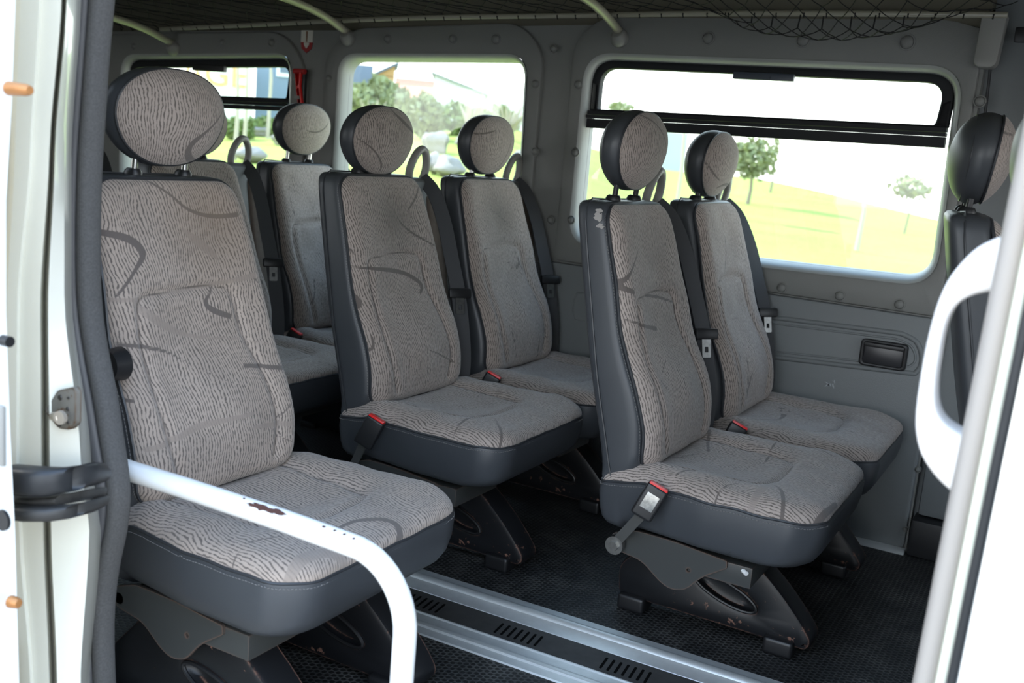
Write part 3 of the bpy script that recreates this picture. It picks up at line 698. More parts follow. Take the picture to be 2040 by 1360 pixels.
# reveals, frames, panes
def ringloft(loops, mb=None, mat=None):
    mb = mb or MB(); mb.loft([[(p[0], y, p[1]) for p in L] for L, y in loops], False, False, True, mat); return mb
for k, (w, r) in enumerate(WIN):
    n_ = 8
    wo = empty('window_%d' % (k + 1), ((w[0][0] + w[1][0]) / 2, .88, 1.1)); wo['kind'] = 'structure'
    off = Vector(wo.location)
    def bl(mb, name, mat, sharp=40):
        o = mb.build(name, mat, wo, sharp); o.location = -off; return o
    bl(ringloft([(rpoly(grow(w, .024), r + .024, n_), .826), (rpoly(grow(w, .017), r + .017, n_), .829), (rpoly(grow(w, .009), r + .009, n_), .842), (rpoly(grow(w, .003), r + .003, n_), .866), (rpoly(grow(w, .0), r, n_), .893)]), 'reveal', REVEAL, 60)
    # rubber gasket
    bl(ringloft([(rpoly(grow(w, .002), r, n_), .872), (rpoly(grow(w, -.006), r - .004, n_), .868), (rpoly(grow(w, -.010), r - .008, n_), .874), (rpoly(grow(w, -.010), r - .008, n_), .90), (rpoly(grow(w, .01), r, n_), .90)]), 'gasket', FRAME)
    if k != 1:
        # sliding upper sash: black frame, bar, latch
        if k == 0:
            bz0 = lambda x: np.interp(x, [w[0][0], w[1][0]], [P(1200, 222)[1], P(1890, 255)[1]]); bh = (P(1200, 222)[1] - P(1200, 257)[1]) * 1.0
            th_t, th_s = .020, .024
        else:
            bz0 = lambda x: np.interp(x, [w[0][0], w[1][0]], [P(450, 201)[1], P(583, 200)[1]]); bh = P(500, 200)[1] - P(500, 222)[1]; th_t, th_s = .026, .012
        xl_, xr_ = w[0][0], w[1][0]
        gw = grow(w, .006); outer = rpoly([gw[0], gw[1], (xr_ - .0, bz0(xr_)), (xl_ - .006, bz0(xl_))], [r, r, .004, .004], 8)
        inner = rpoly([(xl_ + th_s, w[0][1] - th_t), (xr_ - th_s, w[1][1] - th_t), (xr_ - th_s - .012, bz0(xr_) + .001), (xl_ + th_s, bz0(xl_) + .001)], [r - .018, r - .018, .02, .012], 8)
        fr = bl(plate(outer, [inner], XZ, .858, .886, .006), 'sash_frame', FRAME)
        bar = MB()
        for dz0, dz1, y0 in ((0, -.014, .846), (-.014, -.026, .840), (-.026, -.001 - bh, .848)):
            L = []
            for x in (xl_ - .006, xr_ - .002):
                z = bz0(x); L.append([(x, y0, z + dz0), (x, y0, z + dz1 + .002), (x, .885, z + dz1 + .002), (x, .885, z + dz0)])
            bar.loft(L)
        bl(bar, 'sash_rail', FRAME, 25)
        if k == 0:
            a = P(1463, 143, .84); b_ = P(1582, 163, .84)
            bl(MB().box((a[0], .828, b_[1]), (b_[0], .846, a[1]), .003).tube([((a[0] * .4 + b_[0] * .6), .829, (a[1] + b_[1]) / 2 - .002), ((a[0] * .4 + b_[0] * .6), .825, (a[1] + b_[1]) / 2 - .002)], .005, 12), 'latch', LATCH)
        else:
            a = P(387, 128, .84); b_ = P(450, 144, .84)
            bl(MB().box((a[0], .828, b_[1]), (b_[0], .846, a[1]), .003), 'latch', BLACK)
    bl(plate(rpoly(grow(w, -.004), r - .004, n_), [], XZ, .889, .893), 'pane', GLASS)
# screw caps
for px, py, rr in [(265, 92, .012), (443, 85, .012), (541, 85, .012), (772, 78, .013), (902, 78, .014), (988, 78, .015), (1103, 97, .011), (1411, 76, .017), (1600, 80, .018), (1807, 84, .019),
                   (655, 156, .011), (590, 158, .011), (1066, 167, .012), (1152, 168, .013), (1066, 302, .012), (1146, 303, .013), (1062, 430, .011), (1097, 438, .012), (1138, 438, .012), (1952, 202, .014),
                   (1557, 573, .014), (1673, 589, .014), (1792, 606, .014), (1900, 524, .014), (1828, 934, .009), (1803, 1053, .009), (218, 240, .01)]:
    x, z = P(px, py, .828); y0 = .828
    mb = MB(); R = []
    for rad, dy in ((rr * 1.25, .001), (rr * 1.2, -.003), (rr * 1.02, -.0035), (rr * .95, -.001), (rr * .9, -.004), (rr * .7, -.008), (rr * .35, -.010), (rr * .02, -.0105)):
        R.append([(x + rad * math.cos(a), y0 + dy, z + rad * math.sin(a)) for a in np.linspace(0, 2 * math.pi, 21)[:-1]])
    mb.loft(R).build('screw_cap', WALL, wall, 50)
# lower wall panel with groove, rib outline
low = plate(rpoly([(XP(1110), .012), (XR - .005, .012), (XR - .005, .700), (XP(1110), .709)], .012, 4), [], XZ, .822, .846, .006).build('lower_panel', WALL2, wall, 35)
plate(rpoly([(-2.70, .012), (XP(1108), .012), (XP(1108), .700), (-2.70, .695)], .012, 4), [], XZ, .822, .846, .006).build('lower_panel', WALL2, wall, 35)
def stadium(pts, r=.008, y=.824): MB().tube([(p[0], y, p[1]) for p in pts], r, 10, flat=1).build('moulded_rib', WALL2, low, 60)
a0, a1, a2, a3, a4, a5 = P(1380, 612, .822), P(1795, 664, .822), P(1825, 680, .822), P(1836, 706, .822), P(1822, 744, .822), P(1380, 692, .822)
top = [(a0[0] + (a1[0] - a0[0]) * t, a0[1] + (a1[1] - a0[1]) * t) for t in np.linspace(0, 1, 6)]
rt = smooth_line([(*a1, 0), (*a2, 0), (*a3, 0), (*P(1834, 730, .822), 0), (*a4, 0)], 5)[:, :2]
bot = [(a4[0] + (a5[0] - a4[0]) * t, a4[1] + (a5[1] - a4[1]) * t) for t in np.linspace(0, 1, 6)]
stadium(top + [tuple(p) for p in rt] + bot)
sc2 = [(p[0] - .018, p[1]) for p in rt]; cz = sum(p[1] for p in sc2) / len(sc2)
stadium([(top[2][0], top[2][1] - .018), (sc2[0][0], sc2[0][1] - .018)] + [(p[0], cz + (p[1] - cz) * .68) for p in sc2] + [(sc2[-1][0], sc2[-1][1] + .018), (bot[3][0], bot[3][1] + .018)], .0035, .822)
a0 = P(1144, 590, .822); stadium([(a0[0] + .05, a0[1] + .02), (a0[0] + .01, a0[1] + .012), (a0[0], a0[1] - .01), (a0[0], a0[1] - .05), (a0[0] + .012, a0[1] - .075), (a0[0] + .05, a0[1] - .08)], .004)
# ashtray
a, b_ = P(1716, 677, .81), P(1803, 737, .81)
at_ = empty('ashtray', ((a[0] + b_[0]) / 2, .822, (a[1] + b_[1]) / 2), 'black recessed ashtray in the grey wall under the right window', 'ashtray')
hw_, hh = (b_[0] - a[0]) / 2, (a[1] - b_[1]) / 2 + .006
plate(rpoly([(-hw_, -hh), (hw_, -hh), (hw_, hh), (-hw_, hh)], .014, 5), [rpoly([(-hw_ + .012, -hh + .010), (hw_ - .012, -hh + .010), (hw_ - .012, hh - .010), (-hw_ + .012, hh - .010)], .008, 5)], XZ, -.016, .0, .005).build('frame', BLACK, at_)
MB().box((-hw_ + .011, -.011, -hh + .009), (hw_ - .011, -.003, hh - .018), .004).build('flap', simple('ashtray_flap', (.022, .022, .026), .3), at_)
MB().box((-hw_ + .010, -.018, hh - .021), (hw_ - .010, -.006, hh - .009), .003).build('lip', BLACK, at_)
# scuff mark
sc_ = P(1655, 763, .8215)
mb = MB()
rg = random.Random(4)
for i in range(9):
    x, z = sc_[0] + rg.uniform(-.012, .012), sc_[1] + rg.uniform(-.009, .009); a = rg.uniform(0, 3); l = rg.uniform(.004, .011)
    mb.add([(x - l * math.cos(a), .8212, z - l * math.sin(a)), (x + .002, .8212, z - .002), (x + l * math.cos(a), .8212, z + l * math.sin(a)), (x - .002, .8212, z + .003)], [(0, 1, 2, 3)])
mb.build('scuff_mark', simple('scuff', (.42, .44, .46), .7), low)
# floor trim along the wall
t_ = MB().loft([[(x, .846, 0), (x, .822, .014), (x, .806, .010), (x, .800, .006), (x, .795, 0)] for x in (-2.7, XR)]).build('trim_1', ALU, None, 20); st(t_)

# front part of the far wall: recessed panel, box, black plinth
fw = st(MB().box((XR, .90, -.06), (3.4, .96, 1.70), 0).build('wall_front_far', WALL2))
def px_box(n, p0, p1, y, dep, mat, bev=.01, parent=None):
    a, b_ = P(*p0, y), P(*p1, y); return MB().box((min(a[0], b_[0]), y, min(a[1], b_[1])), (max(a[0], b_[0]), y + dep, max(a[1], b_[1])), bev).build(n, mat, parent)
b2 = MB().box((1.165, .845, .115), (1.80, .90, .742), .012).build('side_box', WALL2, fw)
MB().box((1.155, .80, -.0), (1.85, .90, .112), .012).build('plinth', RUBBER, fw)
MB().box((1.153, .835, .745), (1.60, .90, 1.20), .012).build('pillar_panel', WALL2, fw)
MB().box((1.30, .84, 1.22), (1.9, .90, 1.50), .02).build('upper_panel', WALL2, fw)
a, b_ = P(1955, 26, .80), P(1986, 136, .80)
bc = plate(rpoly([(a[0], b_[1]), (b_[0] - .003, b_[1]), (b_[0] + .006, a[1]), (a[0] + .003, a[1])], [.022, .022, .008, .008], 6), [], XZ, .79, .85, .005).build('rack_bracket', GREYPL); tag(bc, 'grey rounded rack end bracket at the top right of the wall', 'bracket')
for px_ in ((1975, 140), ):
    a, b_ = P(1972, 138, .828), P(1950, 330, .828); MB().tube([(a[0], .838, a[1]), (b_[0], .838, b_[1])], .004, 6).build('panel_joint', RUBBER, fw)
hk = P(2030, 70, .84)
MB().box((hk[0] - .01, .825, hk[1] - .02), (hk[0] + .03, .84, hk[1] + .02), .005).build('hook_plate', BLACK, fw)

# ------------------------------------------------------------------ ceiling, rear, near wall, front
st(MB().box((-2.8, -1.20, 1.66), (3.4, .96, 1.70)).build('ceiling', DARKL))
cv = [(.846, 1.555), (.846, 1.50)]; mb = MB()
prof = [(.90, 1.50), (.838, 1.505), (.825, 1.53), (.80, 1.57), (.74, 1.62), (.62, 1.655), (.62, 1.67), (.90, 1.67)]
mb.loft([[(x, p[0], p[1] - float(np.interp(x, [-2.8, -1, 0, 1.2, 3], [.10, .055, .012, 0, 0]))) for p in prof] for x in np.linspace(-2.75, 1.15, 12)]); tag(mb.build('trim_2', DARKL, None, 60), kind='structure')
st(MB().box((-2.78, -1.2, -.06), (-2.72, .96, 1.70)).build('wall_rear', WALL))
st(plate([(-2.8, -.35), (-.14, -.35), (-.14, 1.70), (-2.8, 1.70)], [rpoly([(-2.5, .85), (-1.55, .85), (-1.55, 1.40), (-2.5, 1.40)], .06), rpoly([(-1.35, .85), (-.35, .85), (-.35, 1.40), (-1.35, 1.40)], .06)], XZ, -1.44, -1.385).build('wall_near_outer_shade', PAINT))  # unseen outer skin, added to keep the sun off the door post
st(plate([(-2.75, -.06), (-.02, -.06), (-.02, 1.70), (-2.75, 1.70)], [rpoly([(-2.5, .85), (-1.55, .85), (-1.55, 1.40), (-2.5, 1.40)], .06), rpoly([(-1.35, .85), (-.22, .85), (-.22, 1.40), (-1.35, 1.40)], .06)], XZ, -1.13, -1.18).build('wall_near', WALL))
st(plate([(1.43, -.06), (3.4, -.06), (3.4, 1.70), (1.43, 1.70)], [rpoly([(1.75, .85), (2.9, .85), (2.9, 1.45), (1.75, 1.45)], .06)], XZ, -1.10, -1.16).build('wall_near_front', WALL2))
st(plate([(-1.2, -.06), (.96, -.06), (.96, 1.70), (-1.2, 1.70)], [rpoly([(-1.0, .9), (.80, .9), (.80, 1.5), (-1.0, 1.5)], .06)], lambda u, v, d: (d, u, v), 3.35, 3.40).build('wall_front', WALL2))
st(MB().box((2.3, -1.16, -.3), (3.4, .9, -.25)).build('floor_front', FLOOR))
st(MB().box((-.02, -1.20, 1.36), (1.43, -1.14, 1.66), .01).build('door_header_shade', WALL2)).name = 'header_light_block'  # unseen header, put in low to cut sky light on the upper wall
# luggage rail and cross bars
rail_px = [(320, 58), (500, 50), (700, 40), (900, 34), (1130, 31), (1400, 27), (1700, 27), (2008, 30)]
RP = [wy(px, py, .775) for px, py in rail_px]
BEIGE = simple('cream_tube', (.34, .32, .25), .3, bscale=0, coat=.3)
rl = MB().tube([tuple(p) for p in smooth_line([(*p, 0) for p in RP], 4)[:, :3]], .0085, 10).build('rack_rail', BEIGE); tag(rl, 'long cream luggage rack rail running along the top of the far wall', 'rail')
for k, (wp, lab) in enumerate((((697, 75), 'cream rack cross bar above the red emergency hammer'), ((1237, 75), 'cream rack cross bar above the pillar left of the big window'), ((350, 95), 'cream rack cross bar at far left above the nearest headrest'))):
    a = wy(*wp, .835); x = a[0]; z = a[2]
    root = empty('rack_cross_bar', (x, .83, z), lab, 'rack bar', None)
    if k == 2: zq = [(0, 0), (-.04, .022), (-.33, .075), (-1.2, .12)]
    else: zq = [(0, 0), (-.03, .022), (-.33, .082), (-1.2, .13)]
    pts = smooth_line([(0, y, z_, 0) for y, z_ in [(.0, .0)] + zq[1:]], 5)[:, :3]
    MB().tube([tuple(p) for p in pts], .0135, 12).build('bar', BEIGE, root)
    MB().tube([(0, .006, -.004), (0, -.006, -.003), (0, -.022, .006), (0, -.028, .010)], [.030, .030, .024, .016], 20).build('wall_cup', GREYPL, root)
# net
mb = MB(); rg = random.Random(7)
sx_, sy_ = .072, .085
def netp(i, j):
    x = -2.45 + i * sx_ / 2 + 0; y = .765 - j * sy_ / 2
    zr = float(np.interp(x, [p[0] for p in RP], [p[2] for p in RP]))
    t = (.765 - y)
    z = zr + .012 + t * .10
    sag = .100 * math.exp(-((x - .74) / .30) ** 4) * math.exp(-((t - .10) / .13) ** 2)
    z -= sag; y2 = y + .03 * math.exp(-((x - .74) / .3) ** 2) * (t > .01)
    return (x + .004 * math.sin(i * 1.7 + j), y2 - .012 * math.sin(i * .9), z + .006 * math.sin(i * .8 + j * 1.3) * min(1, t * 8))
for i in range(0, 102):
    for j in range(0, 23):
        if (i + j) % 2: continue
        for dj in (1,):
            for di in (-1, 1):
                if 0 <= i + di <= 102:
                    a, b_ = netp(i, j), netp(i + di, j + dj); m = tuple((a[k] + b_[k]) / 2 + (0, 0, -.002)[k] for k in range(3)); mb.tube([a, m, b_], .0016, 3, cap=False)
# edge cords hooked on the rail
for i in range(0, 102, 2):
    a = netp(i, 0); zr = float(np.interp(a[0], [p[0] for p in RP], [p[2] for p in RP])); mb.tube([a, (a[0], .775, zr + .010), (a[0] + .004, .786, zr), (a[0] + .008, .775, zr - .010), (a[0] + .01, .764, zr)], .0022, 4)
nt_o = mb.build('luggage_net', simple('net_cord', (.012, .012, .012), .8), None, 180); tag(nt_o, 'black diamond mesh luggage net sagging below the ceiling rail', 'net')

# emergency hammer and its sign
hp = wy(606, 145, .84); hb = wy(616, 222, .84)
hm = empty('emergency_hammer', (hp[0], .82, hp[2]), 'red emergency hammer on the pillar left of the middle window', 'hammer')
dx, dz = hb[0] - hp[0], hb[2] - hp[2] - .06
plate(rpoly([(-.022, .008), (.012, .008), (.010, -.05), (dx + .010, dz), (dx - .012, dz), (-.010, -.06)], .005, 3), [], XZ, -.015, .004, .005).build('handle', RED, hm)
MB().tube([(-.026, -.006, .003), (.026, -.006, .003)], .010, 10).build('head', simple('hammer_red', (.45, .02, .02), .4), hm)
MB().box((-.012, -.020, -.10), (.012, .010, -.088), .003).build('clip', GREYPL, hm)
MB().box((.008, -.004, -.16), (.024, .012, .012), .003).build('holder', BLACK, hm)
s0, s1 = wy(600, 60, .84), wy(621, 106, .84)
sg = empty('safety_sign', ((s0[0] + s1[0]) / 2, .842, (s0[2] + s1[2]) / 2), 'white sticker with red arrow field above the emergency hammer', 'sign')
w_, h_ = (s1[0] - s0[0]) / 2, (s0[2] - s1[2]) / 2
MB().box((-w_, -.001, -h_ * .05), (w_, .002, h_)).build('white_field', simple('sticker_white', (.62, .60, .52), .6), sg)
plate([(-w_, -h_ * .05), (w_, -h_ * .05), (w_ * .85, -h_ * .6), (0, -h_), (-w_ * .85, -h_ * .6)], [], XZ, -.001, .002).build('red_field', simple('sticker_red', (.30, .02, .02), .6), sg)
plate([(-w_ * .45, -h_ * .08), (w_ * .45, -h_ * .08), (w_ * .42, -h_ * .3), (0, -h_ * .62), (-w_ * .42, -h_ * .3)], [], XZ, -.002, -.001).build('white_arrow', simple('sticker_arrow', (.62, .60, .52), .6), sg)
plate([(-w_ * .10, h_ * .0), (w_ * .10, h_ * .0), (w_ * .16, h_ * .92), (-w_ * .16, h_ * .92)], [], XZ, -.002, -.001).build('brown_stroke', simple('sticker_brown', (.22, .12, .07), .6), sg)

# ------------------------------------------------------------------ white grab rail at the entrance
gr = empty('entrance_grab_rail', (.728, -1.2, 0), 'white enamelled tube rail bent down in front of the nearest seat', 'rail')
YR = -1.2; path = [(.135, YR, .508), (.30, YR, .508), (.50, YR, .505), (.60, YR, .501)]
for a in np.linspace(math.pi / 2, 0, 12)[1:]: path.append((.628 + .100 * math.cos(a), YR, .392 + .108 * math.sin(a)))
path += [(.728, YR, .36), (.7285, YR, .25), (.729, YR, .10), (.729, YR, -.02)]
L = [(p[0] - .728, p[1] + 1.2, p[2]) for p in path]; MB().tube(L, .0170, 28).build('tube', WHITE, gr, 70)
MB().tube([(0, 0, -.02), (0, 0, -.010)], .034, 20).build('flange', WHITE, gr)
mb = MB(); rg = random.Random(3)
zc = lambda x: float(np.interp(x, [.3, .5, .6, .64], [.508, .505, .501, .4995]))
def patch(s, ang, l, w, cnt=16):
    # chip lying on the horizontal run of the tube
    vs = []
    for k in range(cnt):
        a = 2 * math.pi * k / cnt; rr_ = rg.uniform(.55, 1.1); x = s + l * rr_ * math.cos(a); th = ang + w * rr_ * math.sin(a)
        vs.append((x - .728, -.0176 * math.sin(th), zc(x) + .0176 * math.cos(th)))
    n0 = len(vs); vs.append((s - .728, -.0179 * math.sin(ang), zc(s) + .0179 * math.cos(ang))); mb.add(vs, [(k, (k + 1) % n0, n0) for k in range(n0)])
patch(.468, .62, .034, .34, 26); mb.build('paint_chip', RUST, gr)
for s_, l, a_ in ((.497, .016, .50), (.58, .0035, .4), (.60, .0028, .36), (.618, .003, .42), (.425, .0025, .3), (.636, .0025, .5)):
    mb = MB(); patch(s_, a_, l, .30 if l > .01 else .14, 14); mb.build('paint_chip', RUST, gr)

# ------------------------------------------------------------------ left door post
rows = [(-900, [20, 84, 116, 125, 158, 164, 170, 182, 188, 194]), (-260, [-3, 62, 94, 103, 136, 142, 148, 160, 166, 172]), (0, [-3, 40, 78, 83, 122, 127, 133, 148, 156, 164]), (300, [-12, 30, 60, 66, 98, 103, 110, 128, 138, 144]), (600, [-22, 14, 34, 40, 80, 88, 96, 128, 138, 144]),
        (900, [-22, 12, 32, 38, 82, 90, 99, 160, 170, 184]), (1060, [-20, 14, 38, 45, 86, 94, 102, 178, 190, 204]), (1360, [-20, 30, 60, 66, 98, 106, 114, 160, 170, 180]), (1620, [-20, 40, 75, 81, 110, 118, 126, 170, 182, 195])]
deps = [-1.40, -1.43, -1.425, -1.418, -1.412, -1.372, -1.400, -1.375, -1.33, -1.262]
dr = [0] * 10
rp_ = [r[0] for r in rows]; fine = []
for py in list(range(-900, -260, 160)) + list(range(-260, 1621, 47)):
    k = max(i for i in range(len(rp_) - 1) if rp_[i] <= py); t = (py - rp_[k]) / (rp_[k + 1] - rp_[k]); t = t * t * (3 - 2 * t) * .6 + t * .4
    fine.append((py, [a + (b - a) * t for a, b in zip(rows[k][1], rows[k + 1][1])]))
sec = []
for py, xs_ in fine:
    R = []
    for k, px in enumerate(xs_):
        q_ = wy(px, py, deps[k] + (dr[k])); R.append(tuple(q_))
    q0 = R[-1]; R.append((q0[0] - .045, -1.225, q0[2])); R.append((R[0][0] - .2, -1.225, R[0][2]))
    sec.append(R)
# refine columns: densify between features for soft pressing
post = MB().loft(sec).build('door_post', PAINT, None, 28); tag(post, 'pale green painted body post at the left of the doorway', 'door post'); 
# striker plate
def PY(pts, y): return [(lambda r: (r[0], r[2]))(wy(px, py, y)) for px, py in pts]
yS = -1.392
sp0 = wy(128, 815, yS); stk = empty('door_striker', tuple(sp0), 'dirty five-cornered striker plate with a round pin on the door post', 'striker plate')
def rel(pts, y): return [(a - sp0[0], b_ - sp0[2]) for a, b_ in PY(pts, y)]
plate(rpoly(rel([(95, 818), (122, 776), (152, 769), (158, 778), (157, 842), (145, 855), (124, 852)], yS), .004, 3), [], XZ, -.006, .004, .001).build('plate', DIRTST, stk)
for px, py, rr in ((127, 790, .0045), (144, 791, .0025), (142, 813, .003), (143, 840, .0025), (126, 843, .004)):
    a = rel([(px, py)], yS)[0]; MB().tube([(a[0], -.006, a[1]), (a[0], -.0075, a[1])], [rr, rr * .8], 12).build('screw', simple('screw_dark', (.05, .045, .04), .4, .5), stk)
a = rel([(112, 828)], yS)[0]; b_ = rel([(121, 831)], yS - .03)[0]
MB().tube([(a[0], -.004, a[1]), (b_[0], -.030, b_[1])], .0065, 14).tube([(b_[0], -.028, b_[1]), (b_[0] + .001, -.034, b_[1])], .0095, 16).build('pin', simple('pin_steel', (.55, .48, .40), .35, .6), stk)
# black rubber bumper wrapped round the post
bmr = empty('slide_rail_end', tuple(wy(110, 980, -1.42)), 'black rubber covered slide rail end wrapped round the door post', 'slide rail')
bo = Vector(bmr.location)
def sweep(pxs, dep0, h0, h1, name, mat, bulge=.0):
    secs = []
    for (px, py0, py1, y) in pxs:
        a, b_ = wy(px, py0, y), wy(px, py1, y); R = []
        cz, hz_ = (a[2] + b_[2]) / 2, (a[2] - b_[2]) / 2
        for t in np.linspace(0, 2 * math.pi, 17)[:-1]:
            R.append((a[0] - bo.x + 0 * t, y + dep0 * math.copysign(abs(math.cos(t)) ** .6, math.cos(t)) - bo.y, cz + hz_ * math.copysign(abs(math.sin(t)) ** .6, math.sin(t)) - bo.z))
        secs.append(R)
    MB().loft(secs).build(name, mat, bmr, 50)
sweep([(20, 926, 984, -1.46), (45, 928, 985, -1.462), (80, 931, 988, -1.460), (115, 932, 985, -1.450), (150, 928, 978, -1.43), (175, 922, 970, -1.40), (192, 924, 966, -1.37), (200, 935, 962, -1.35)], .020, 0, 0, 'upper_cover', RUBBER)
sweep([(25, 986, 1004, -1.445), (80, 988, 1006, -1.445), (130, 984, 1003, -1.435), (175, 975, 995, -1.40), (196, 972, 992, -1.37)], .016, 0, 0, 'steel_channel', simple('dirty_channel', (.05, .048, .045), .5, .3, nscale=60, namp=.7))
sweep([(22, 1000, 1030, -1.462), (60, 1006, 1036, -1.464), (110, 1008, 1036, -1.456), (150, 1004, 1030, -1.435), (180, 996, 1022, -1.405), (198, 990, 1012, -1.375)], .018, 0, 0, 'lower_lip', simple('rubber_lip', (.028, .027, .026), .5, nscale=40, namp=.5))
# door seal: two lobes and flocked trim edge
cL = [(165, -40), (165, 0), (156, 150), (146, 250), (141, 350), (139, 480), (141, 600), (151, 680), (164, 760), (181, 860), (196, 930), (204, 1000), (201, 1050), (183, 1110), (174, 1150), (169, 1250), (178, 1360), (182, 1420)]
cR = [(219, -40), (216, 0), (206, 100), (198, 230), (191, 330), (188, 450), (189, 600), (204, 700), (226, 800), (239, 900), (249, 960), (248, 1030), (234, 1100), (222, 1150), (215, 1250), (218, 1360), (220, 1420)]
def interp_px(c, y): return float(np.interp(y, [p[1] for p in c], [p[0] for p in c]))
sealo = empty('door_seal', tuple(wy(180, 700, -1.22)), 'grey double-lipped rubber seal curving down the left edge of the doorway', 'door seal'); so = Vector(sealo.location)
ys_ = list(range(-40, 1421, 20))
def smooth1(v, k=5): v = np.pad(np.array(v, float), k // 2, 'edge'); return np.convolve(v, np.ones(k) / k, 'valid')
Ls = smooth1([interp_px(cL, y) for y in ys_]); Rs = smooth1([interp_px(cR, y) for y in ys_])
def lobe(f0, f1, y, thick, name, mat):
    secs = []
    for py, l, r in zip(ys_, Ls, Rs):
        a, b_ = wy(l + (r - l) * f0, py, y), wy(l + (r - l) * f1, py, y); c_ = (a + b_) / 2; w_2 = np.linalg.norm(b_ - a) / 2 * 1.04
        secs.append([(c_[0] + w_2 * math.copysign(abs(math.cos(t)) ** .75, math.cos(t)) - so.x, y + thick * math.sin(t) - so.y, c_[2] - so.z) for t in np.linspace(0, 2 * math.pi, 17)[:-1]])
    MB().loft(secs).build(name, mat, sealo, 60)
lobe(0.0, .44, -1.262, .018, 'outer_lobe', SEAL)
lobe(.40, .56, -1.255, .008, 'groove', RUBBER)
lobe(.52, 1.0, -1.255, .019, 'inner_lobe', SEALT)

# sliding door edge, left of the post
de = [(50, -900), (34, -40), (31, 0), (24, 200), (12, 400), (12, 620), (20, 850), (30, 1060), (38, 1360), (41, 1460), (60, 2300)]
secs = []
for px, py in de:
    q_ = wy(px, py, -1.50); secs.append([(q_[0], -1.50, q_[2]), (q_[0], -1.565, q_[2]), (q_[0] - .02, -1.58, q_[2]), (q_[0] - 1.35, -1.58, q_[2]), (q_[0] - 1.35, -1.50, q_[2])])
sdr = empty('sliding_door', (0.2, -1.54, 0), 'white sliding door pushed open at the far left of the picture', 'door'); sdo = Vector(sdr.location)
o = MB().loft(secs).build('door_panel', PAINTW, sdr, 30); o.location = -sdo
def onto(mb, name, mat, lab=None):
    o = mb.build(name, mat, sdr); o.location = -sdo
    if lab: o['label'] = lab
for (py, pa, pb) in ((176, 18, 60), (1198, 22, 38)):
    a, b_ = wy(pa, py, -1.53), wy(pb, py + 4, -1.53)
    onto(MB().tube([tuple(a), tuple(a + (b_ - a) * .85), tuple(b_)], [.0085, .007, .005], 12), 'guide_pin', simple('amber_pin', (.45, .20, .07), .35, .4))
    onto(MB().box((a[0] - .03, -1.584, a[2] - .035), (a[0] - .012, -1.578, a[2] + .035), .002), 'pin_mount', GREYPL)
a = wy(5, 1036, -1.58); onto(MB().tube([(a[0], -1.582, a[2]), (a[0], -1.578, a[2])], .013, 18), 'rubber_plug', BLACK)
a = wy(16, 680, -1.53); onto(MB().tube([(a[0] - .01, -1.53, a[2]), (a[0] + .004, -1.53, a[2])], .007, 12), 'stop_button', BLACK)
a, b_ = wy(-20, 800, -1.58), wy(11, 930, -1.58); onto(MB().box((a[0], -1.584, b_[2]), (b_[0], -1.578, a[2]), .003), 'latch_plate', GREYPL)

# ------------------------------------------------------------------ right door jamb with handle
def jamb_line(x600, x1360, y): 
    a, b_ = wy(x600, 600, y), wy(x1360, 1360, y); s_ = (b_ - a) / (b_[2] - a[2])
    return lambda z: float((a + s_ * (z - a[2]))[0])
jb = empty('door_jamb', (1.4, -1.2, 0), 'cream trimmed front jamb at the right of the doorway', 'door jamb'); jo = Vector(jb.location)
LJ = jamb_line(1969, 1818, -1.2)
def jstrip(w0, w1, y0, thick, name, mat, rnd=True):
    secs = []
    for z in np.linspace(-.1, 1.62, 24):
        x0, x1 = LJ(z) + w0, LJ(z) + w1; c_, h2 = (x0 + x1) / 2, (x1 - x0) / 2
        secs.append([(c_ + h2 * math.copysign(abs(math.cos(t)) ** (.8 if rnd else .3), math.cos(t)) - jo.x, y0 + thick * math.copysign(abs(math.sin(t)) ** (.9 if rnd else .3), math.sin(t)) - jo.y, z) for t in np.linspace(0, 2 * math.pi, 17)[:-1]])
    return MB().loft(secs).build(name, mat, jb, 60)
CREAM = simple('cream_trim', (.34, .305, .27), .5, bscale=500, bstr=.2)
jstrip(.0, .0235, -1.205, .018, 'trim_tube', CREAM)
jstrip(.021, .036, -1.210, .010, 'inner_lip', simple('pale_lip', (.75, .75, .62), .4))
jstrip(.033, .044, -1.222, .008, 'rubber_seal', RUBBER)
jstrip(.043, .30, -1.23, .03, 'body_panel', PAINTW, False)
hd = empty('grab_handle', (1.37, -1.16, .9), 'white D-shaped grab handle fixed to the right door jamb', 'handle'); ho = Vector(hd.location)
outer = [(2065, 462), (2010, 468), (1985, 474), (1950, 492), (1918, 522), (1890, 560), (1868, 612), (1850, 680), (1838, 745), (1829, 810), (1829, 858), (1840, 900), (1862, 935), (1885, 960), (1905, 976), (1925, 990), (1990, 1015)]
inner = [(2000, 882), (1945, 868), (1915, 857), (1890, 842), (1874, 822), (1867, 795), (1868, 755), (1875, 705), (1882, 665), (1892, 632), (1908, 606), (1935, 588), (1965, 580), (2000, 577), (2065, 577)]
lp = smooth_line([(*p, 0) for p in outer], 3)[:, :2].tolist() + smooth_line([(*p, 0) for p in inner], 3)[:, :2].tolist()
ol = [(r[0] - ho.x, r[2] - ho.z) for r in (wy(px, py, -1.17) for px, py in lp)]
plate(ol, [], XZ, -.030, .012, .006).build('grip', simple('handle_white', (.84, .80, .76), .35), hd, 50)

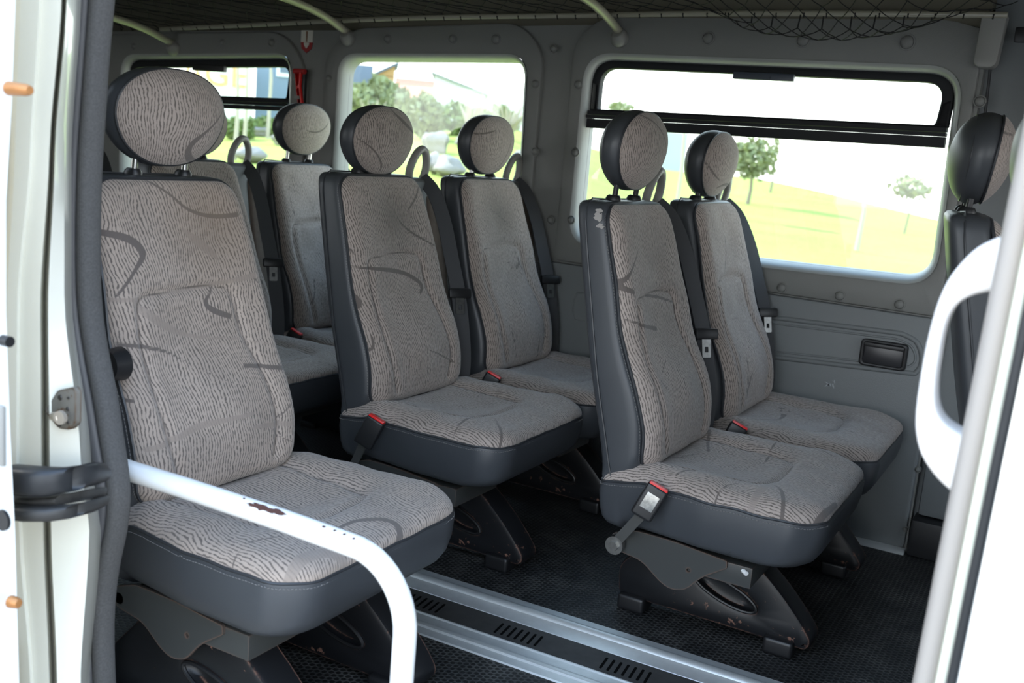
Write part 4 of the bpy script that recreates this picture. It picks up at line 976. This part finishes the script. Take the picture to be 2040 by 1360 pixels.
# ------------------------------------------------------------------ outdoors
GRASS = None
def grassmat():
    m, n, b = newmat('grass_ground'); co = objco(n); a = noise(n, co, .35, 5, .65); c_ = noise(n, co, 9, 4, .7)
    k = mix(n, a.outputs[0], (.17, .27, .035), (.36, .41, .10)); k = mix(n, mth(n, 'MULTIPLY', c_.outputs[0], .55), k, (.42, .44, .18)); n.links.new(k, b.inputs['Base Color']); b.inputs['Roughness'].default_value = 1; b.inputs['Specular IOR Level'].default_value = .05
    bump(n, b, c_.outputs[0], .6, .05); return m
GRASS = grassmat()
ZG = -.62
RIDGE = [(-900, 255, 40), (100, 255, 40), (700, 255, 40), (1040, 258, 42), (1200, 300, 55), (1330, 340, 70), (1500, 352, 60), (1650, 382, 50), (1850, 430, 42), (2040, 470, 36), (2900, 640, 20)]
def hdir(px):
    d = ROT.T @ np.array([(px - 1020) / F, (300 - 680) / F, 1.]); return d[:2] / np.hypot(d[0], d[1])
def ridge(px):
    X = [r[0] for r in RIDGE]; py = np.interp(px, X, [r[1] for r in RIDGE]); D = np.interp(px, X, [r[2] for r in RIDGE])
    d = ROT.T @ np.array([(px - 1020) / F, (py - 680) / F, 1.]); t = D / math.hypot(d[0], d[1]); return D, float((CAM + t * d)[2])
def terrain(px, D):
    De, ze = ridge(px)
    if D > De: return ze - (D - De) * .12
    return ZG + (ze - ZG) * max(0, (D - 5) / (De - 5)) ** 1.15
pxs_ = list(range(-900, 2901, 60)); mb = MB(); rows_ = []
for k in range(26):
    R_ = []
    for px in pxs_:
        De, ze = ridge(px); D = 4.2 + (De - 4.2) * (k / 20) ** 1.6 if k <= 20 else De + (k - 20) * 14
        h_ = hdir(px); R_.append((CAM[0] + h_[0] * D, CAM[1] + h_[1] * D, terrain(px, D) - .02))
    rows_.append(R_)
mb.loft(rows_, closed=False); g = mb.build('lawn', GRASS, None, 180); tag(g, kind='structure')
PAVE = simple('pavement', (.24, .22, .19), .9, nscale=2, namp=.2, bscale=60, bstr=.3)
st(MB().box((-60, -60, ZG - .1), (60, 1.4, ZG)).build('pavement', PAVE))

def at(px, py, D):
    """point at horizontal distance D along the sight line of a photo pixel"""
    d = ROT.T @ np.array([(px - 1020) / F, (py - 680) / F, 1.]); t = D / math.hypot(d[0], d[1]); return CAM + t * d
def gz(px, D): p = at(px, 300, D); return np.array([p[0], p[1], terrain(px, D)])
def house(px0, px1, pyt, D, depth, wallc, roofc, label, roof='flat', rh=.8, name='house', pyb=None, windows=()):
    a, b_ = at(px0, pyt, D), at(px1, pyt, D); c_ = (a + b_) / 2; u = (b_ - a); u[2] = 0; wd = np.linalg.norm(u); u /= wd; v = np.array([-u[1], u[0], 0]); v = v if v @ (c_ - CAM) > 0 else -v
    zt_ = (a[2] + b_[2]) / 2; ZB = terrain((px0 + px1) / 2, D + depth) - .3; H = zt_ - ZB
    root = empty(name, (c_[0], c_[1], ZB), label, 'building', None, math.atan2(u[1], u[0]))
    sgn = 1 if (np.cross(u, v)[2] > 0) else -1
    MB().box((-wd / 2, 0 if sgn > 0 else -depth, 0), (wd / 2, depth if sgn > 0 else 0, H)).build('walls', simple('render_' + name, wallc, .9, nscale=.4, namp=.06), root)
    y0, y1 = (-.3, depth + .3) if sgn > 0 else (-depth - .3, .3)
    ml = simple('roof_' + name, roofc, .8, nscale=3, namp=.2)
    if roof == 'gable':
        MB().loft([[(x, y0, H), (x, (y0 + y1) / 2, H + rh), (x, y1, H), (x, y1, H - .15), (x, y0, H - .15)] for x in (-wd / 2 - .3, wd / 2 + .3)]).build('roof', ml, root)
    elif roof == 'end':
        MB().loft([[(-wd / 2 - .3, y, H), (0, y, H + rh), (wd / 2 + .3, y, H), (wd / 2 + .3, y, H - .15), (-wd / 2 - .3, y, H - .15)] for y in (y0, y1)]).build('roof', ml, root)
    elif roof in ('slope', 'slope2'):
        if roof == 'slope2': flip = -1
        else: flip = 1
        MB().loft([[(-wd / 2 * flip, y, H - .05), (-wd / 2 * flip, y, H + rh - .1), (wd / 2 * flip, y, H - .05)] for y in (y0 + .3, y1 - .3)]).build('gable', simple('gable_' + name, wallc, .9), root)
        MB().loft([[((-wd / 2 - .2) * flip, y, H + rh), ((wd / 2 + .2) * flip, y, H), ((wd / 2 + .2) * flip, y, H - .14), ((-wd / 2 - .2) * flip, y, H + rh - .14)] for y in (y0 + .15, y1)]).build('roof', ml, root)
    fy = 0
    for (wx, wz, ww, wh) in windows:
        wf = MB().box((wx * wd - ww / 2, -.08 * 1, wz - wh / 2), (wx * wd + ww / 2, .04, wz + wh / 2)).build('window', simple('window_frame_white', (.8, .82, .82), .5), root)
        MB().box((wx * wd - ww / 2 + .15, -.10, wz - wh / 2 + .15), (wx * wd + ww / 2 - .15, -.03, wz + wh / 2 - .15)).build('pane', simple('dark_pane', (.1, .15, .2), .2), wf)
    return root, wd, H, ZB
house(748, 786, 150, 60, 5, (.42, .25, .11), (.10, .13, .18), 'ochre gabled house above the bushes in the middle window', 'slope2', .8)
house(672, 744, 128, 66, 5, (.16, .20, .27), (.10, .13, .18), 'slate blue building left of the ochre gable in the middle window', 'flat')
house(792, 860, 196, 84, 6, (.62, .66, .68), (.50, .20, .13), 'white house with a red tiled roof behind the bushes in the middle window', 'gable', 1.6)
house(864, 968, 182, 64, 9, (.66, .68, .68), (.30, .33, .30), 'pale house with a sloping dark roof line in the middle window', 'slope', 1.0)
house(985, 1060, 178, 84, 9, (.74, .74, .72), (.62, .60, .54), 'washed out pale house at the right of the middle window', 'slope', .8)
house(512, 640, 100, 48, 9, (.20, .26, .33), (.12, .14, .17), 'blue grey building with one white window seen through the left window', 'flat', windows=((.09, 5.6, 1.5, 2.2),))
house(1275, 1372, 262, 75, 8, (.42, .45, .48), (.5, .5, .5), 'low grey building behind the right window headrests', 'flat')
r_, wd, H, ZB = house(395, 508, 118, 45, 6, (.80, .80, .78), (.7, .7, .7), 'white building with faint orange lettering seen through the left window', 'flat')
tcu = bpy.data.curves.new('lettering', 'FONT'); tcu.body = 'AGE'; tcu.size = 1.35; tcu.extrude = .01; tcu.align_x = 'RIGHT'
to = bpy.data.objects.new('tmp', tcu); COL.objects.link(to); bpy.context.view_layer.update()
me = bpy.data.meshes.new_from_object(to.evaluated_get(bpy.context.evaluated_depsgraph_get())); bpy.data.objects.remove(to)
me.materials.clear(); me.materials.append(simple('orange_letters', (.80, .42, .20), .8))
lt = bpy.data.objects.new('lettering', me); COL.objects.link(lt); lt.parent = r_; lt.rotation_euler = (math.pi / 2, 0, 0)
q1 = at(494, 176, 45); lt.location = (wd / 2 - wd * .125, -.06, q1[2] - ZB)
# vegetation
def leafmat(name, c0, c1):
    m, n, b = newmat(name); co = objco(n); z = noise(n, co, 1.3, 4, .7); n.links.new(mix(n, z.outputs[0], c0, c1), b.inputs['Base Color']); b.inputs['Roughness'].default_value = .8; return m
LEAF1 = leafmat('leaves_green', (.05, .10, .025), (.22, .28, .08)); LEAF2 = leafmat('leaves_olive', (.10, .13, .06), (.34, .36, .16)); TWIG = simple('pale_twig', (.42, .38, .30), .9)
BARK = simple('bark', (.22, .19, .15), .9)
def crown(cx, cy, cz, rx, ry, rz, n, leaf, rng):
    mb = MB()
    for _ in range(n):
        while True:
            p = Vector((rng.uniform(-1, 1), rng.uniform(-1, 1), rng.uniform(-1, 1)))
            if p.length < 1: break
        p = p * (p.length ** -.4 if p.length > .01 else 1); s_ = leaf * rng.uniform(.6, 1.5)
        lump = .8 + .25 * math.sin(p.x * 5 + p.z * 4) * math.sin(p.y * 5)
        c_ = Vector((cx + p.x * rx * lump, cy + p.y * ry * lump, cz + p.z * rz * lump))
        a = Vector((rng.gauss(0, 1), rng.gauss(0, 1), rng.gauss(0, 1))).normalized(); b_ = a.orthogonal().normalized(); 
        mb.add([tuple(c_ + a * s_), tuple(c_ + b_ * s_ * .5), tuple(c_ - a * s_), tuple(c_ - b_ * s_ * .5)], [(0, 1, 2, 3)])
    return mb
def tree(px, pyt, pyb, D, wpx, label, leaf=LEAF1, n=900, seed=0, trunk=.1, name='tree', bare=False):
    rng = random.Random(seed); g0 = gz(px, D); tp = at(px, pyt, D)[2] - g0[2]; bt = (at(px, pyb, D)[2] - g0[2]) if trunk else -.1; rw = wpx / F * D / 2 * 1.12
    root = empty(name, tuple(g0), label, 'tree' if name != 'bush' else 'bush')
    if trunk:
        MB().tube([(0, 0, -.05), (.05, 0, max(.3, bt * .6)), (0, .05, (bt + tp) / 2)], [trunk, trunk * .8, trunk * .4], 8).build('trunk', BARK if not bare else TWIG, root)
    if not bare:
        crown(0, 0, (tp + bt) / 2, rw, rw, (tp - bt) / 2, n, max(.10, rw * .11), rng).build('foliage', leaf, root, 180, False)
    else:
        mb = MB()
        for _ in range(n):
            a = rng.uniform(0, 6.28); l = rng.uniform(.3, 1) * rw; z0 = bt * .3 + rng.random() * .3; z1 = tp * rng.uniform(.6, 1)
            mb.tube([(0, 0, z0), (l * .5 * math.cos(a), l * .5 * math.sin(a), z0 * .5 + z1 * .5), (l * math.cos(a), l * math.sin(a), z1)], [.035, .02, .01], 4)
        mb.build('branches', TWIG, root)
    return root
tree(752, 150, 252, 42, 150, 'big olive green bush below the ochre house in the middle window', LEAF2, 2600, 1, 0, 'bush')
tree(842, 178, 254, 35, 80, 'round green bush right of the big one in the middle window', LEAF2, 1400, 2, 0, 'bush')
tree(735, 195, 300, 30, 60, 'leafless pale shrub at the left of the middle window', None, 26, 21, .03, 'bush', True)
tree(905, 200, 256, 38, 110, 'reedy green bush under the sloping roof in the middle window', LEAF1, 700, 3, 0, 'bush')
tree(935, 180, 256, 34, 90, 'leafless pale shrub in front of the pale house in the middle window', None, 40, 4, .03, 'bush', True)
tree(1010, 190, 262, 36, 110, 'thin leafless shrub at the right edge of the middle window', None, 40, 5, .03, 'bush', True)
tree(985, 205, 262, 44, 100, 'yellowish green bush behind the thin shrub in the middle window', LEAF2, 700, 6, 0, 'bush')
tree(470, 232, 262, 34, 70, 'dark green hedge under the white building in the left window', LEAF1, 700, 7, 0, 'bush')
tree(530, 230, 262, 36, 80, 'dark green hedge under the blue grey building in the left window', LEAF1, 800, 8, 0, 'bush')
tree(1502, 268, 362, 34, 92, 'small leafy tree on the slope in the right window', LEAF2, 900, 9, .07)
tree(1452, 284, 350, 27, 44, 'yellowish side tree beside the leafy one in the right window', LEAF2, 380, 10, .05)
tree(1826, 348, 402, 30, 74, 'small bare leaved tree at the right of the right window', LEAF2, 260, 11, .03)
tree(1228, 200, 225, 60, 60, 'distant tree top above the headrest in the right window', LEAF2, 300, 12, .1)
tree(1545, 262, 330, 44, 14, 'slim young tree behind the leafy tree in the right window', LEAF2, 60, 13, .05)
for px, pt, pb, D, lab in ((467, 130, 330, 26, 'pale thin tree trunk left of the window bar in the left window'), (486, 130, 300, 30, 'crooked pale sapling right of the thin trunk in the left window'), (537, 128, 186, 34, 'cream post in front of the blue grey building'),
                       (1348, 262, 398, 24, 'pale sapling trunk between the two right window headrests'), (1714, 395, 445, 22, 'thin white stake on the grass in the right window')):
    t_p, b_p = at(px, pt, D), at(px, pb, D)
    o = MB().tube([(0, 0, terrain(px, D) - b_p[2]), (.04, 0, (t_p[2] - b_p[2]) * .5), (0, 0, t_p[2] - b_p[2])], [.055 if px < 700 else .05, .045 if px < 700 else .04, .03], 8).build('sapling' if px not in (537, 1714) else 'stake', TWIG)
    o.location = tuple(b_p); tag(o, lab, 'tree' if px not in (537, 1714) else 'post')
ROCK = simple('granite_boulder', (.24, .225, .205), .9, nscale=1.5, namp=.3, bscale=6, bstr=.8, bdist=.05)
for i, (px, pt, pb, D, wpx, lab) in enumerate(((870, 258, 306, 24, 44, 'upright dark grey boulder in the middle window'), (848, 262, 300, 23, 20, 'slim pale standing boulder left of the dark one'), (862, 300, 345, 21, 36, 'pale boulder below the dark upright one'),
                                    (893, 312, 352, 20, 60, 'wide pale boulder lowest in the middle window'), (925, 275, 292, 26, 34, 'small boulder behind the nearer window headrest'), (1036, 300, 322, 24, 26, 'boulder at the right edge of the middle window'),
                                    (515, 250, 272, 28, 34, 'sandy boulder below the left window bar'), (556, 262, 288, 26, 32, 'blue grey boulder beside the sandy one'), (500, 288, 322, 22, 60, 'wide mossy boulder in the left window'))):
    rng = random.Random(i + 50); D = next((d_ for d_ in np.arange(6, 42, .5) if at(px, pb, d_)[2] < terrain(px, d_)), D); a, b_ = at(px, pt, D), at(px, pb, D); hh = max(.3, a[2] - b_[2]) / 2; rw = wpx / F * D / 2
    bm = bmesh.new(); bmesh.ops.create_icosphere(bm, subdivisions=3, radius=1)
    for v in bm.verts:
        q_ = v.co.copy(); k = 1 + .18 * math.sin(q_.x * 3 + i) * math.cos(q_.y * 4 + i * 2) + .12 * math.sin(q_.z * 5 + i) + rng.uniform(-.03, .03); v.co = Vector((q_.x * rw * k, q_.y * rw * k, (q_.z * k) * hh + hh * .85))
    o = MB().bm(bm).build('boulder', ROCK, None, 180); o.location = (b_[0], b_[1], terrain(px, D)); tag(o, lab, 'boulder')

for cat_, pre, grp in (('boulder', 'boulder', 'boulders on the grass outside'), ('building', 'house', 'houses seen through the windows'), ('bush', 'bush', 'bushes and shrubs outside the windows'),
                       ('tree', 'tree', 'small trees on the lawn'), ('tree', 'sapling', 'thin bare saplings outside'), ('trim strip', 'floor_strip', 'aluminium floor strips'), ('rack bar', 'rack_cross_bar', 'cross bars of the luggage rack')):
    for o in COL.objects:
        if o.parent is None and o.name.split('.')[0] == pre and o.get('category') == cat_: o['group'] = grp
